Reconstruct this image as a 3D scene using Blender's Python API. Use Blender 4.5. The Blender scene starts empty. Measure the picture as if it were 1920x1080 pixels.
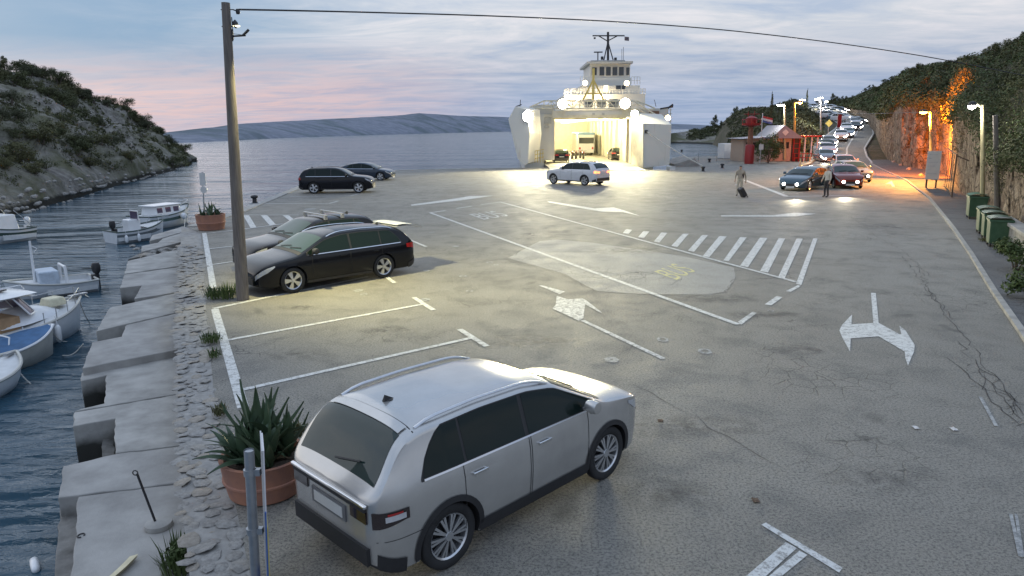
import bpy, bmesh, math, random
import numpy as np
from mathutils import Vector, Matrix
R = math.radians
random.seed(7); rng = np.random.default_rng(7)
sc = bpy.context.scene
COL = sc.collection

# ---------------------------------------------------------------- camera
FPX, PITCH, ROLL, HC = 1330.0, 0.2197, -0.010, 4.10
def cam_axes():
    c, s = math.cos(ROLL), math.sin(ROLL)
    r = Vector((1, 0, 0)); f = Vector((0, math.cos(PITCH), -math.sin(PITCH))); u = Vector((0, math.sin(PITCH), math.cos(PITCH)))
    return c * r + s * u, -s * r + c * u, -f
cx_, cy_, cz_ = cam_axes()
cam_d = bpy.data.cameras.new('camera'); cam = bpy.data.objects.new('camera', cam_d); COL.objects.link(cam)
cam_d.sensor_width = 36; cam_d.lens = FPX / 1920 * 36; cam_d.clip_end = 20000; cam_d.clip_start = 0.1
M = Matrix((cx_, cy_, cz_)).transposed().to_4x4(); M.translation = (0, 0, HC); cam.matrix_world = M
sc.camera = cam
def ray(px, py):
    x = (px - 960) / FPX; y = (py - 540) / FPX
    return cx_ * x - cy_ * y - cz_
def at(px, py, z=0.0):                     # photo pixel -> point on the level z
    d = ray(px, py); t = (z - HC) / d.z
    return Vector((d.x * t, d.y * t, z))
def atd(px, py, D):                        # photo pixel -> point at the distance D down the lot
    d = ray(px, py); t = D / d.y
    return Vector((d.x * t, D, HC + d.z * t))
def colx(px, D, z):                        # world x of photo column px at distance D and height z
    x = 0.0
    for _ in range(4):
        v = Vector((x, D, z)) - Vector((0, 0, HC))
        X = v.dot(cx_); Zc = -v.dot(cz_)
        x += ((px - 960) / FPX - X / Zc) * Zc
    return x

# ---------------------------------------------------------------- view, world, sun
sc.render.engine = 'CYCLES'
sc.view_settings.view_transform = 'Standard'; sc.view_settings.look = 'None'
sc.view_settings.exposure = 0.36; sc.view_settings.gamma = 1.0
sc.cycles.use_denoising = True
sc.cycles.max_bounces = 6; sc.cycles.diffuse_bounces = 3; sc.cycles.glossy_bounces = 3; sc.cycles.transmission_bounces = 4
sc.cycles.transparent_max_bounces = 6; sc.cycles.sample_clamp_indirect = 4.0; sc.cycles.caustics_reflective = False; sc.cycles.caustics_refractive = False

class NT:
    def __init__(self, tree): self.t = tree; self.n = tree.nodes; self.l = tree.links
    def new(self, typ, **kw):
        n = self.n.new(typ)
        for k, v in kw.items():
            if k == 'ins':
                for a, b in v.items():
                    if hasattr(b, 'is_output'): self.l.new(b, n.inputs[a])
                    else: n.inputs[a].default_value = b
            else: setattr(n, k, v)
        return n
    def math(self, op, a, b=0.0, c=0.0, clamp=False):
        n = self.new('ShaderNodeMath', operation=op, use_clamp=clamp)
        for i, v in enumerate((a, b, c)):
            if hasattr(v, 'is_output'): self.l.new(v, n.inputs[i])
            else: n.inputs[i].default_value = v
        return n.outputs[0]
    def mix(self, f, a, b, mode='MIX'):
        n = self.new('ShaderNodeMix', data_type='RGBA', blend_type=mode)
        for i, v in ((0, f), (6, a), (7, b)):
            if hasattr(v, 'is_output'): self.l.new(v, n.inputs[i])
            else: n.inputs[i].default_value = v if i == 0 else (tuple(v) + (1,))[:4]
        return n.outputs[2]
    def ramp(self, f, stops, interp='LINEAR'):
        n = self.new('ShaderNodeValToRGB'); self.l.new(f, n.inputs[0]); e = n.color_ramp.elements
        n.color_ramp.interpolation = interp
        while len(e) < len(stops): e.new(0.5)
        for k, (p, col) in enumerate(stops):
            e[k].position = p; e[k].color = (tuple(col) + (1,))[:4] if hasattr(col, '__len__') else (col, col, col, 1)
        return n.outputs[0]
    def noise(self, vec, scale, detail=4, rough=0.55, dist=0.0, w=None):
        n = self.new('ShaderNodeTexNoise', ins={'Scale': scale, 'Detail': detail, 'Roughness': rough, 'Distortion': dist})
        if vec is not None: self.l.new(vec, n.inputs['Vector'])
        return n.outputs[0]
    def mapping(self, vec, scale=(1, 1, 1), rot=(0, 0, 0), loc=(0, 0, 0)):
        n = self.new('ShaderNodeMapping'); self.l.new(vec, n.inputs[0])
        n.inputs['Scale'].default_value = scale; n.inputs['Rotation'].default_value = rot; n.inputs['Location'].default_value = loc
        return n.outputs[0]

SUN_EL, SUN_AZ = 18.0, -58.0      # degrees; azimuth from +Y, negative is to the left
world = bpy.data.worlds.new('World'); sc.world = world; world.use_nodes = True
w = NT(world.node_tree); w.n.clear()
tc = w.new('ShaderNodeTexCoord').outputs['Generated']
sky = w.new('ShaderNodeTexSky', sky_type='NISHITA', sun_disc=False, sun_elevation=R(SUN_EL), sun_rotation=R(SUN_AZ), air_density=1.0, dust_density=1.5, ozone_density=2.0)
skyc = w.mix(1.0, sky.outputs[0], (0.085, 0.085, 0.085), 'MULTIPLY')
sep = w.new('ShaderNodeSeparateXYZ'); w.l.new(tc, sep.inputs[0]); X, Y, Z = sep.outputs
zc = w.math('MAXIMUM', Z, 0.0)
# high thin cloud sheet: streaks drawn out along the horizon
zz = w.math('ADD', zc, 0.09)
cu = w.math('DIVIDE', X, zz); cv = w.math('DIVIDE', Y, zz)
cvec = w.new('ShaderNodeCombineXYZ', ins={'X': cu, 'Y': cv, 'Z': 0.0}).outputs[0]
n1 = w.noise(w.mapping(cvec, (0.75, 1.25, 1), (0, 0, R(14))), 1.15, 8, 0.62, 0.9)
n2 = w.noise(w.mapping(cvec, (1.1, 2.2, 1), (0, 0, R(16)), (3, 1, 0)), 1.4, 7, 0.62, 1.0)
lum = w.math('ADD', w.math('MULTIPLY', n1, 0.62), w.math('MULTIPLY', n2, 0.38))
base = w.ramp(zc, [(0.0, (.29, .365, .52)), (0.04, (.30, .37, .52)), (0.075, (.40, .435, .53)), (0.13, (.56, .575, .62)), (0.2, (.53, .57, .64)), (0.4, (.40, .51, .70)), (1.0, (.55, .66, .84))])
mod = w.ramp(lum, [(0.36, (.70, .79, .92)), (0.50, (.98, .99, 1.0)), (0.62, (1.25, 1.17, 1.12))])
cl = w.mix(1.0, base, mod, 'MULTIPLY')
# afterglow low on the left
dotl = w.math('ADD', w.math('MULTIPLY', X, -0.47), w.math('MULTIPLY', Y, 0.88))
az = w.new('ShaderNodeMapRange', interpolation_type='SMOOTHSTEP', ins={'Value': dotl, 'From Min': 0.86, 'From Max': 1.0}).outputs[0]
ele = w.ramp(zc, [(0.0, .55), (0.035, 0.9), (0.075, .75), (0.12, 0.0)])
glow = w.math('MULTIPLY', w.math('MULTIPLY', az, ele), w.ramp(n2, [(0.38, 0.45), (0.6, 1.0)]))
cl = w.mix(glow, cl, (.60, .42, .44))
# clearer blue gap high on the left
hx = w.math('DIVIDE', X, w.math('SQRT', w.math('ADD', w.math('MULTIPLY', X, X), w.math('ADD', w.math('MULTIPLY', Y, Y), 1e-4)))); hy = w.math('DIVIDE', Y, w.math('SQRT', w.math('ADD', w.math('MULTIPLY', X, X), w.math('ADD', w.math('MULTIPLY', Y, Y), 1e-4))))
ldot = w.math('ADD', w.math('ADD', w.math('MULTIPLY', hx, -.74), w.math('MULTIPLY', hy, .67)), w.math('MULTIPLY', w.math('SUBTRACT', .5, n1), .12))
fr = w.new('ShaderNodeMapRange', interpolation_type='SMOOTHSTEP', ins={'Value': ldot, 'From Min': .74, 'From Max': .96}).outputs[0]
el2 = w.ramp(zc, [(0.05, 0.0), (0.11, 0.9), (0.5, 0.8), (0.9, 0.0)])
cl = w.mix(w.math('MULTIPLY', fr, el2), cl, (.135, .265, .43))
fin = w.mix(0.12, cl, skyc)
bg = w.new('ShaderNodeBackground', ins={'Color': fin, 'Strength': 1.0})
wo = w.new('ShaderNodeOutputWorld'); w.l.new(bg.outputs[0], wo.inputs[0])

sl = bpy.data.lights.new('sun', 'SUN'); sl.energy = 0.6; sl.angle = R(80); sl.color = (1.0, .93, .86)
sun = bpy.data.objects.new('sun', sl); COL.objects.link(sun)
sd = Vector((math.sin(R(SUN_AZ)) * math.cos(R(SUN_EL)), math.cos(R(SUN_AZ)) * math.cos(R(SUN_EL)), math.sin(R(SUN_EL))))
sun.rotation_euler = (-sd).to_track_quat('-Z', 'Y').to_euler()

# ---------------------------------------------------------------- materials
MATS = {}
def mat(name, col, rough=0.6, metal=0.0, vary=0.15, scale=6.0, bump=0.0, bscale=40.0, col2=None, spec=0.5, coat=0.0, detail=5, lo=.35, hi=.65, coord='Object', stretch=(1, 1, 1), bdist=.02):
    if name in MATS: return MATS[name]
    m = bpy.data.materials.new(name); m.use_nodes = True; t = NT(m.node_tree)
    b = t.n['Principled BSDF']
    b.inputs['Roughness'].default_value = rough; b.inputs['Metallic'].default_value = metal
    b.inputs['Specular IOR Level'].default_value = spec; b.inputs['Coat Weight'].default_value = coat; b.inputs['Coat Roughness'].default_value = 0.06
    co = t.new('ShaderNodeTexCoord').outputs[coord]
    if stretch != (1, 1, 1): co = t.mapping(co, stretch)
    if vary > 0 or col2 is not None:
        f = t.noise(co, scale, detail, 0.6)
        c2 = col2 if col2 is not None else tuple(c * (1 - vary) for c in col)
        c1 = col if col2 is not None else tuple(min(1, c * (1 + vary)) for c in col)
        f = t.ramp(f, [(lo, 0.0), (hi, 1.0)])
        t.l.new(t.mix(f, c1, c2), b.inputs['Base Color'])
    else: b.inputs['Base Color'].default_value = tuple(col) + (1,)
    if bump > 0:
        bp = t.new('ShaderNodeBump', ins={'Strength': bump, 'Distance': bdist, 'Height': t.noise(co, bscale, 6, 0.65)})
        t.l.new(bp.outputs[0], b.inputs['Normal'])
    MATS[name] = m
    return m
def emis(name, col, strength, base=(.8, .8, .8)):
    if name in MATS: return MATS[name]
    m = mat(name, base, 0.3, vary=0)
    b = m.node_tree.nodes['Principled BSDF']
    b.inputs['Emission Color'].default_value = tuple(col) + (1,); b.inputs['Emission Strength'].default_value = strength
    return m
def paint(name, col, metal=0.0, rough=0.28):
    return mat(name, col, rough, metal, vary=0.05, scale=3.0, coat=.7 if max(col) > .1 else .15, spec=.5 if max(col) > .02 else .28)

def asphalt_mat(name, base, light, dark, rough=0.62):
    m = bpy.data.materials.new(name); m.use_nodes = True; t = NT(m.node_tree); b = t.n['Principled BSDF']
    co = t.new('ShaderNodeTexCoord').outputs['Object']
    big = t.noise(co, 0.12, 5, 0.6, 0.6); mid = t.noise(co, 1.1, 6, 0.65, 0.4); fine = t.noise(co, 30, 6, 0.85); gr = t.noise(co, 75, 4, 0.8)
    c = t.mix(t.ramp(big, [(.35, 0), (.66, 1)]), base, light)
    c = t.mix(t.math('MULTIPLY', t.ramp(mid, [(.50, 0), (.72, 1)]), .7), c, dark)
    c = t.mix(t.ramp(fine, [(.40, .95), (.53, 0)]), c, tuple(x * .45 for x in dark))
    c = t.mix(t.ramp(gr, [(.56, 0), (.68, .8)]), c, tuple(min(1, x * 1.7) for x in light))
    # old oil and tyre stains with a shape of their own
    st = t.noise(t.mapping(co, (.5, .5, 1), loc=(7, 3, 0)), 1.0, 3, .5, 1.2)
    c = t.mix(t.ramp(st, [(.66, 0), (.76, .6)]), c, tuple(x * .4 for x in dark))
    # fine map cracking, only in some places
    vo = t.new('ShaderNodeTexVoronoi', feature='DISTANCE_TO_EDGE', ins={'Scale': 2.6})
    wob = t.mix(0.12, co, t.new('ShaderNodeTexNoise', ins={'Scale': 3.0, 'Detail': 3.0, 'Vector': co}).outputs['Color'], 'ADD')
    t.l.new(wob, vo.inputs['Vector'])
    cr = t.math('MULTIPLY', t.ramp(vo.outputs['Distance'], [(.0, 1), (.022, 0)]), t.ramp(t.noise(co, .28, 3, .5), [(.54, 0), (.62, .8)]))
    c = t.mix(cr, c, (.015, .015, .015))
    t.l.new(c, b.inputs['Base Color']); b.inputs['Specular IOR Level'].default_value = .30
    rr = t.ramp(mid, [(.3, rough - .12), (.7, rough + .1)]); t.l.new(rr, b.inputs['Roughness'])
    h = t.math('ADD', t.math('MULTIPLY', fine, .9), t.math('MULTIPLY', mid, .8)); h = t.math('SUBTRACT', h, t.math('MULTIPLY', cr, .8))
    bp = t.new('ShaderNodeBump', ins={'Strength': .55, 'Distance': .03, 'Height': h}); t.l.new(bp.outputs[0], b.inputs['Normal'])
    MATS[name] = m; return m
ASPH = asphalt_mat('asphalt', (.246, .230, .198), (.312, .296, .258), (.146, .143, .135), 0.66)
PATH = asphalt_mat('footpath_asphalt', (.135, .135, .138), (.165, .165, .165), (.10, .10, .10), 0.68)
PATCH = asphalt_mat('patch_asphalt', (.36, .35, .32), (.40, .39, .36), (.29, .28, .26), 0.64)

def worn_paint(name, col, under, wear=.5):
    m = bpy.data.materials.new(name); m.use_nodes = True; t = NT(m.node_tree); b = t.n['Principled BSDF']
    co = t.new('ShaderNodeTexCoord').outputs['Object']
    n = t.math('ADD', t.math('MULTIPLY', t.noise(co, 9, 6, .7, .5), .6), t.math('MULTIPLY', t.noise(co, 45, 4, .7), .4))
    f = t.ramp(n, [(wear - .03, 0), (wear + .08, 1)])
    t.l.new(t.mix(f, col, under), b.inputs['Base Color']); b.inputs['Roughness'].default_value = .6
    bp = t.new('ShaderNodeBump', ins={'Strength': .4, 'Distance': .01, 'Height': n}); t.l.new(bp.outputs[0], b.inputs['Normal'])
    MATS[name] = m; return m
LINE = worn_paint('road_paint', (.64, .64, .61), (.27, .26, .24), .515)
LINEW = worn_paint('worn_road_paint', (.62, .62, .60), (.21, .21, .205), .49)
LINEY = worn_paint('yellow_road_paint', (.60, .55, .22), (.30, .295, .27), .50)
LINEG = worn_paint('faint_road_paint', (.40, .40, .38), (.20, .20, .195), .47)

CONC = mat('quay_concrete', (.40, .385, .36), .85, col2=(.25, .24, .225), scale=1.3, bump=.35, bscale=22, detail=8)
def tide_stain(m):      # dark weed line left by the tide on the lower quay faces
    t = NT(m.node_tree); b = t.n['Principled BSDF']; old = b.inputs['Base Color'].links[0].from_socket; co = t.new('ShaderNodeTexCoord').outputs['Object']
    sp_ = t.new('ShaderNodeSeparateXYZ'); t.l.new(co, sp_.inputs[0]); z = t.math('ADD', sp_.outputs[2], t.math('MULTIPLY', t.noise(co, 3, 4, .6), .35))
    f = t.new('ShaderNodeMapRange', ins={'Value': z, 'From Min': -.48, 'From Max': -.74}).outputs[0]; t.l.new(t.mix(f, old, (.035, .034, .028)), b.inputs['Base Color'])
CONC2 = mat('pale_concrete', (.43, .415, .385), .85, col2=(.28, .27, .25), scale=2.0, bump=.3, bscale=25, detail=8)
tide_stain(CONC); tide_stain(CONC2)
STONE = mat('rubble_stone', (.36, .34, .31), .9, col2=(.22, .21, .195), scale=4, bump=.6, bscale=18)
STONE2 = mat('rubble_stone_grey', (.37, .355, .33), .9, col2=(.24, .23, .215), scale=5, bump=.6, bscale=18)
STONE3 = mat('rubble_stone_warm', (.37, .33, .28), .9, col2=(.27, .24, .20), scale=5, bump=.6, bscale=18)
ROCK = mat('cliff_rock', (.42, .34, .26), .95, col2=(.16, .115, .085), scale=1.1, bump=1.0, bscale=2.6, detail=12, lo=.36, hi=.66, bdist=.45, spec=.2)
def rock_joints(m):     # dark joints between the blocks of the rock
    t = NT(m.node_tree); b = t.n['Principled BSDF']; old = b.inputs['Base Color'].links[0].from_socket; co = t.new('ShaderNodeTexCoord').outputs['Object']
    wob = t.mix(.35, co, t.new('ShaderNodeTexNoise', ins={'Scale': 1.4, 'Detail': 4.0, 'Vector': co}).outputs['Color'], 'ADD'); vo = t.new('ShaderNodeTexVoronoi', feature='DISTANCE_TO_EDGE', ins={'Scale': 1.25, 'Vector': wob})
    t.l.new(t.mix(t.ramp(vo.outputs['Distance'], [(.0, .9), (.07, 0)]), old, (.045, .035, .026)), b.inputs['Base Color'])
rock_joints(ROCK)
GREY_ST = mat('galvanised_steel', (.40, .42, .44), .42, .7, vary=.12, scale=8)
DARKM = mat('dark_metal', (.035, .035, .038), .5, .3, vary=.1)
WHITE = mat('white_gelcoat', (.74, .75, .76), .35, vary=.05, scale=3, coat=.3)
SHIPW = mat('ship_white', (.64, .62, .56), .5, col2=(.42, .34, .25), scale=1.0, stretch=(2.2, 2.2, .28), lo=.60, hi=.80, detail=8)
BLACKP = mat('black_plastic', (.022, .022, .024), .55, vary=.1)
RUBBER = mat('tyre_rubber', (.018, .018, .019), .75, vary=.2)
GLASS = mat('car_glass', (.014, .030, .027), .03, vary=0, spec=.5)
ALLOY = mat('alloy', (.62, .63, .65), .28, .85, vary=.05)
CHROME = mat('chrome', (.75, .76, .78), .14, 1.0, vary=0)
TAIL = mat('tail_lamp_red', (.38, .012, .014), .12, vary=.05, coat=1)
PLATE = mat('plate_white', (.58, .58, .56), .4, vary=.03)
LEAF_A = mat('agave_leaf', (.055, .095, .055), .5, col2=(.085, .125, .06), scale=3, coord='Object')
TERRA = mat('terracotta', (.40, .185, .115), .8, col2=(.30, .15, .11), scale=5, bump=.2, bscale=30)
SOIL = mat('soil', (.10, .075, .055), .95, vary=.3, scale=20, bump=.5)
WOODP = mat('weathered_wood', (.19, .165, .145), .85, col2=(.11, .095, .085), scale=5, bump=.4, bscale=14, stretch=(6, 6, .4))
HEAD = emis('headlight_on', (1.0, .93, .82), 22.0)
HEADOFF = mat('headlight_glass', (.5, .52, .55), .08, .2, vary=.05, coat=1)

# ---------------------------------------------------------------- mesh helpers
def tag(o, label=None, cat=None, group=None, kind=None):
    if label: o['label'] = label
    if cat: o['category'] = cat
    if group: o['group'] = group
    if kind: o['kind'] = kind
    return o
def empty(name, loc=(0, 0, 0), rz=0.0):
    o = bpy.data.objects.new(name, None); COL.objects.link(o); o.location = loc; o.rotation_euler = (0, 0, rz); o.empty_display_size = .2
    return o
def thing(name, label, cat, loc=(0, 0, 0), rz=0.0, group=None): return tag(empty(name, loc, rz), label, cat, group)

class MB:
    def __init__(s): s.v = []; s.f = []; s.mi = []
    def add(s, vs, fs, mi=0):
        o = len(s.v); s.v += [tuple(p) for p in vs]; s.f += [tuple(i + o for i in f) for f in fs]; s.mi += [mi] * len(fs); return s
    def box(s, c, d, rot=None, mi=0, taper=1.0):
        x, y, z = d[0] / 2, d[1] / 2, d[2] / 2
        vs = [Vector((sx * x * (taper if sz > 0 else 1), sy * y * (taper if sz > 0 else 1), sz * z)) for sz in (-1, 1) for sx, sy in ((-1, -1), (1, -1), (1, 1), (-1, 1))]
        if rot is not None:
            if not isinstance(rot, Matrix): rot = Matrix.Rotation(rot, 3, 'Z')
            vs = [rot @ v for v in vs]
        c = Vector(c)
        return s.add([v + c for v in vs], [(3, 2, 1, 0), (4, 5, 6, 7), (0, 1, 5, 4), (1, 2, 6, 5), (2, 3, 7, 6), (3, 0, 4, 7)], mi)
    def bb(s, x0, x1, y0, y1, z0, z1, mi=0): return s.box(((x0 + x1) / 2, (y0 + y1) / 2, (z0 + z1) / 2), (x1 - x0, y1 - y0, z1 - z0), None, mi)
    def tube(s, pts, r, n=8, mi=0, caps=True):
        pts = [Vector(p) for p in pts]; rs = r if hasattr(r, '__len__') else [r] * len(pts); rings = []
        up = None; vs = []
        for i, p in enumerate(pts):
            d = (pts[min(i + 1, len(pts) - 1)] - pts[max(i - 1, 0)]).normalized()
            if up is None or abs(d.dot(up)) > .95: up = Vector((0, 0, 1)) if abs(d.z) < .9 else Vector((1, 0, 0))
            a = d.cross(up).normalized(); b = a.cross(d); up = b
            for k in range(n): vs.append(p + (a * math.cos(2 * math.pi * k / n) + b * math.sin(2 * math.pi * k / n)) * rs[i])
        fs = [(i * n + k, i * n + (k + 1) % n, (i + 1) * n + (k + 1) % n, (i + 1) * n + k) for i in range(len(pts) - 1) for k in range(n)]
        if caps: fs += [tuple(range(n))[::-1], tuple(range((len(pts) - 1) * n, len(pts) * n))]
        return s.add(vs, fs, mi)
    def lathe(s, prof, n=24, axis='Z', c=(0, 0, 0), mi=0, caps=True):
        c = Vector(c); vs = []
        for r, h in prof:
            for k in range(n):
                a = 2 * math.pi * k / n; p = (r * math.cos(a), r * math.sin(a), h)
                if axis == 'Y': p = (p[0], p[2], p[1])
                if axis == 'X': p = (p[2], p[0], p[1])
                vs.append(Vector(p) + c)
        m = len(prof)
        fs = [(i * n + k, i * n + (k + 1) % n, (i + 1) * n + (k + 1) % n, (i + 1) * n + k) for i in range(m - 1) for k in range(n)]
        if caps and prof[0][0] > 1e-6: fs.append(tuple(range(n))[::-1])
        if caps and prof[-1][0] > 1e-6: fs.append(tuple(range((m - 1) * n, m * n)))
        return s.add(vs, fs, mi)
    def prism(s, poly, z0, z1, mi=0):
        n = len(poly); vs = [(p[0], p[1], z0) for p in poly] + [(p[0], p[1], z1) for p in poly]
        return s.add(vs, [tuple(range(n))[::-1], tuple(range(n, 2 * n))] + [(i, (i + 1) % n, n + (i + 1) % n, n + i) for i in range(n)], mi)
    def grid(s, fn, nu, nv, mi=0, flip=False):
        vs = [fn(i / nu, j / nv) for i in range(nu + 1) for j in range(nv + 1)]
        fs = []
        for i in range(nu):
            for j in range(nv):
                a = i * (nv + 1) + j; q = (a, a + nv + 1, a + nv + 2, a + 1); fs.append(q[::-1] if flip else q)
        return s.add(vs, fs, mi)
    def mesh(s, name, smooth=None):
        me = bpy.data.meshes.new(name); me.from_pydata([tuple(p) for p in s.v], [], s.f)
        me.polygons.foreach_set('material_index', s.mi); me.update()
        bm = bmesh.new(); bm.from_mesh(me); bmesh.ops.remove_doubles(bm, verts=bm.verts, dist=1e-5); bmesh.ops.recalc_face_normals(bm, faces=bm.faces); bm.to_mesh(me); bm.free()
        if smooth is not None:
            me.polygons.foreach_set('use_smooth', [True] * len(me.polygons)); me.set_sharp_from_angle(angle=R(smooth))
        return me
    def build(s, name, mats, parent=None, smooth=None, loc=None, rot=None, bevel=0):
        return obj(name, s.mesh(name, smooth), mats, parent, loc, rot, bevel)
def obj(name, me, mats, parent=None, loc=None, rot=None, bevel=0):
    o = bpy.data.objects.new(name, me); COL.objects.link(o)
    if mats is not None and not len(me.materials):
        for m in (mats if isinstance(mats, (list, tuple)) else [mats]): me.materials.append(m)
    if parent is not None: o.parent = parent
    if loc is not None: o.location = loc
    if rot is not None: o.rotation_euler = rot
    if bevel:
        b = o.modifiers.new('bevel', 'BEVEL'); b.width = bevel; b.segments = 2; b.limit_method = 'ANGLE'
    return o
def copy_tree(o, parent=None):
    c = o.copy(); COL.objects.link(c)
    if parent is not None: c.parent = parent
    for ch in list(o.children): copy_tree(ch, c)
    return c
def kids(o):
    for c in o.children:
        yield c
        yield from kids(c)
from mathutils import noise as mn
def fbm(x, y, z=0.0, o=5):
    s = 0; a = 1
    for _ in range(o): s += a * mn.noise((x, y, z)); x *= 2.03; y *= 2.03; z *= 2.03; a *= .5
    return s
def interp(tbl, x):
    xs = [t[0] for t in tbl]
    if x <= xs[0]: return tbl[0][1:]
    for i in range(len(xs) - 1):
        if x <= xs[i + 1]:
            f = (x - xs[i]) / (xs[i + 1] - xs[i]); return tuple(a + (b - a) * f for a, b in zip(tbl[i][1:], tbl[i + 1][1:]))
    return tbl[-1][1:]
# ================================================================ SETTING
WZ = -1.3
def water_mat():
    m = bpy.data.materials.new('sea_water'); m.use_nodes = True; t = NT(m.node_tree); b = t.n['Principled BSDF']
    b.inputs['Base Color'].default_value = (.026, .070, .105, 1); b.inputs['Roughness'].default_value = .10; b.inputs['IOR'].default_value = 1.33
    co = t.new('ShaderNodeTexCoord').outputs['Object']
    a = t.noise(t.mapping(co, (.35, .8, 1), (0, 0, R(25))), 1.0, 4, .55, .5)
    c = t.noise(t.mapping(co, (1.6, 3.2, 1), (0, 0, R(10))), 1.0, 5, .6, .4)
    d = t.noise(t.mapping(co, (.025, .10, 1), (0, 0, R(8))), 1.0, 5, .55, .6)
    e = t.noise(t.mapping(co, (.10, .30, 1), (0, 0, R(-6))), 1.0, 4, .55, .4)
    h = t.math('ADD', t.math('ADD', t.math('MULTIPLY', a, .55), t.math('MULTIPLY', c, .30)), t.math('ADD', t.math('MULTIPLY', d, 11.0), t.math('MULTIPLY', e, 3.0)))
    bp = t.new('ShaderNodeBump', ins={'Strength': .62, 'Distance': .35, 'Height': h}); t.l.new(bp.outputs[0], b.inputs['Normal'])
    MATS['water'] = m; return m
wm = MB(); wm.add([(-9000, -60, WZ), (9000, -60, WZ), (9000, 14000, WZ), (-9000, 14000, WZ)], [(0, 1, 2, 3)])
tag(wm.build('sea_water', water_mat()), 'rippled blue grey sea in the inlet and channel', kind='structure')
bed = MB(); bed.add([(-9500, -100, WZ - 6), (9500, -100, WZ - 6), (9500, 14500, WZ - 6), (-9500, 14500, WZ - 6)], [(0, 1, 2, 3)])
tag(bed.build('sea_bed', SOIL), 'sandy sea bed under the water', kind='structure')

# ---- the ferry lot
wall_r = [(482, 1120), (470, 1080), (446, 965), (414, 850), (400, 720), (388, 600), (381, 500), (377, 437)]
edge = [(352, 426), (440, 398), (482, 381), (560, 350), (650, 333), (745, 319), (860, 316.5), (975, 315), (1110, 316.5), (1256, 320), (1262, 296), (1330, 293), (1400, 296)]
gp = [at(*p) for p in wall_r + edge]
outline = [(-2.5, -25), (gp[0].x + .2, gp[0].y - 2.5)] + [(p.x, p.y) for p in gp] + [(60, 112), (160, 112), (160, -25)]
g = MB(); g.prism(outline, -3.2, 0.0)
ground = tag(g.build('ferry_lot_ground', ASPH), 'worn grey asphalt of the ferry parking lot', kind='structure')
def sheet(name, pts, z, m, parent=ground):
    b = MB(); b.add([(p[0], p[1], z) for p in pts], [tuple(range(len(pts)))])
    o = b.build(name, m, parent)
    n = o.data.polygons[0].normal
    if n.z < 0: o.data.flip_normals()
    return o
def pxpoly(name, pts, m=LINE, z=.008, parent=ground): return sheet(name, [at(*p) for p in pts], z, m, parent)
ZN = [0]
def pxline(name, a, b, wd=.12, m=LINE, z=.008, jag=0):
    ZN[0] += 1; z = .0072 + (ZN[0] % 14) * .00035
    A, B = at(*a), at(*b); d = (B - A); n = Vector((-d.y, d.x, 0)).normalized() * wd / 2
    return sheet(name, [A - n, B - n, B + n, A + n], z, m)
# patches and stains
pxpoly('asphalt_patch', [(952, 484), (978, 470), (1012, 452), (1040, 449), (1110, 455), (1200, 468), (1290, 482), (1376, 502), (1379, 522), (1362, 546), (1330, 553), (1270, 552), (1190, 551), (1120, 546), (1088, 530), (1060, 514), (1010, 500)], PATCH, .004)
# bay lines
BAY = [((403, 580), (456, 765), .17), ((400, 579), (690, 519), .13), ((427, 638), (792, 571), .12), ((447, 733), (888, 633), .12), ((776, 558), (813, 582), .13), ((862, 618), (913, 650), .13),
       ((383, 437), (400, 540), .17), ((388, 438), (440, 432), .12), ((391, 467), (436, 462), .12), ((396, 497), (436, 491), .12), ((435, 403.5), (560, 403.5), .12), ((448, 431), (530, 420), .12),
       ((756, 445), (799, 463), .12), ((724, 519), (740, 531), .12), ((495, 382), (617, 382), .12), ((617, 382), (634, 377), .12), ((545, 369), (657, 367.5), .12), ((657, 367.5), (672, 363.5), .12),
       ((700, 348), (740, 346), .12), ((740, 335), (785, 333), .13), ((745, 322), (790, 321), .13), ((745, 328), (787, 327), .13), ((405, 540), (405, 540.5), .1)]
for a, b, wd in BAY[:-1]: pxline('bay_line', a, b, wd)
for q in ([(456, 404), (467, 404), (481, 427), (470, 428)], [(489, 404), (501, 404), (517, 421), (506, 423)], [(530, 404), (541, 404), (552, 412), (543, 414)]): pxpoly('hatch_stripe', q)
# bus bay
for a, b, wd in (((806, 399), (1384, 609), .15), ((938, 379), (1492, 529), .13), ((806, 399.5), (835, 395), .15), ((856, 391), (884, 387), .15), ((902, 384), (940, 379), .14)): pxline('bus_bay_line', a, b, wd, LINE)
Z2 = lambda L: [(1140 + x / 4, 400 + y / 4) for x, y in L]
for q in ([(135, 120), (180, 125), (155, 155), (110, 150)], [(265, 135), (310, 138), (270, 185), (225, 180)], [(400, 145), (445, 148), (385, 220), (345, 212)], [(560, 155), (605, 155), (520, 255), (475, 245)],
          [(705, 165), (750, 165), (645, 290), (600, 280)], [(835, 172), (890, 175), (760, 330), (710, 322)], [(990, 180), (1040, 182), (905, 360), (865, 355)], [(1140, 183), (1195, 187), (1050, 405), (990, 395)],
          [(1280, 188), (1328, 190), (1200, 445), (1140, 435)], [(1415, 190), (1460, 192), (1325, 488), (1275, 480)], [(1540, 188), (1572, 190), (1450, 540), (1410, 530)]): pxpoly('hatch_stripe', Z2(q), LINE, .0085)
for q in ([(1335, 585), (1425, 540), (1447, 547), (1370, 592)], [(1175, 685), (1265, 622), (1308, 632), (1225, 692)], [(975, 815), (1085, 740), (1115, 750), (1000, 838)]): pxpoly('bus_bay_dash', Z2(q), LINE, .0086)
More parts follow.
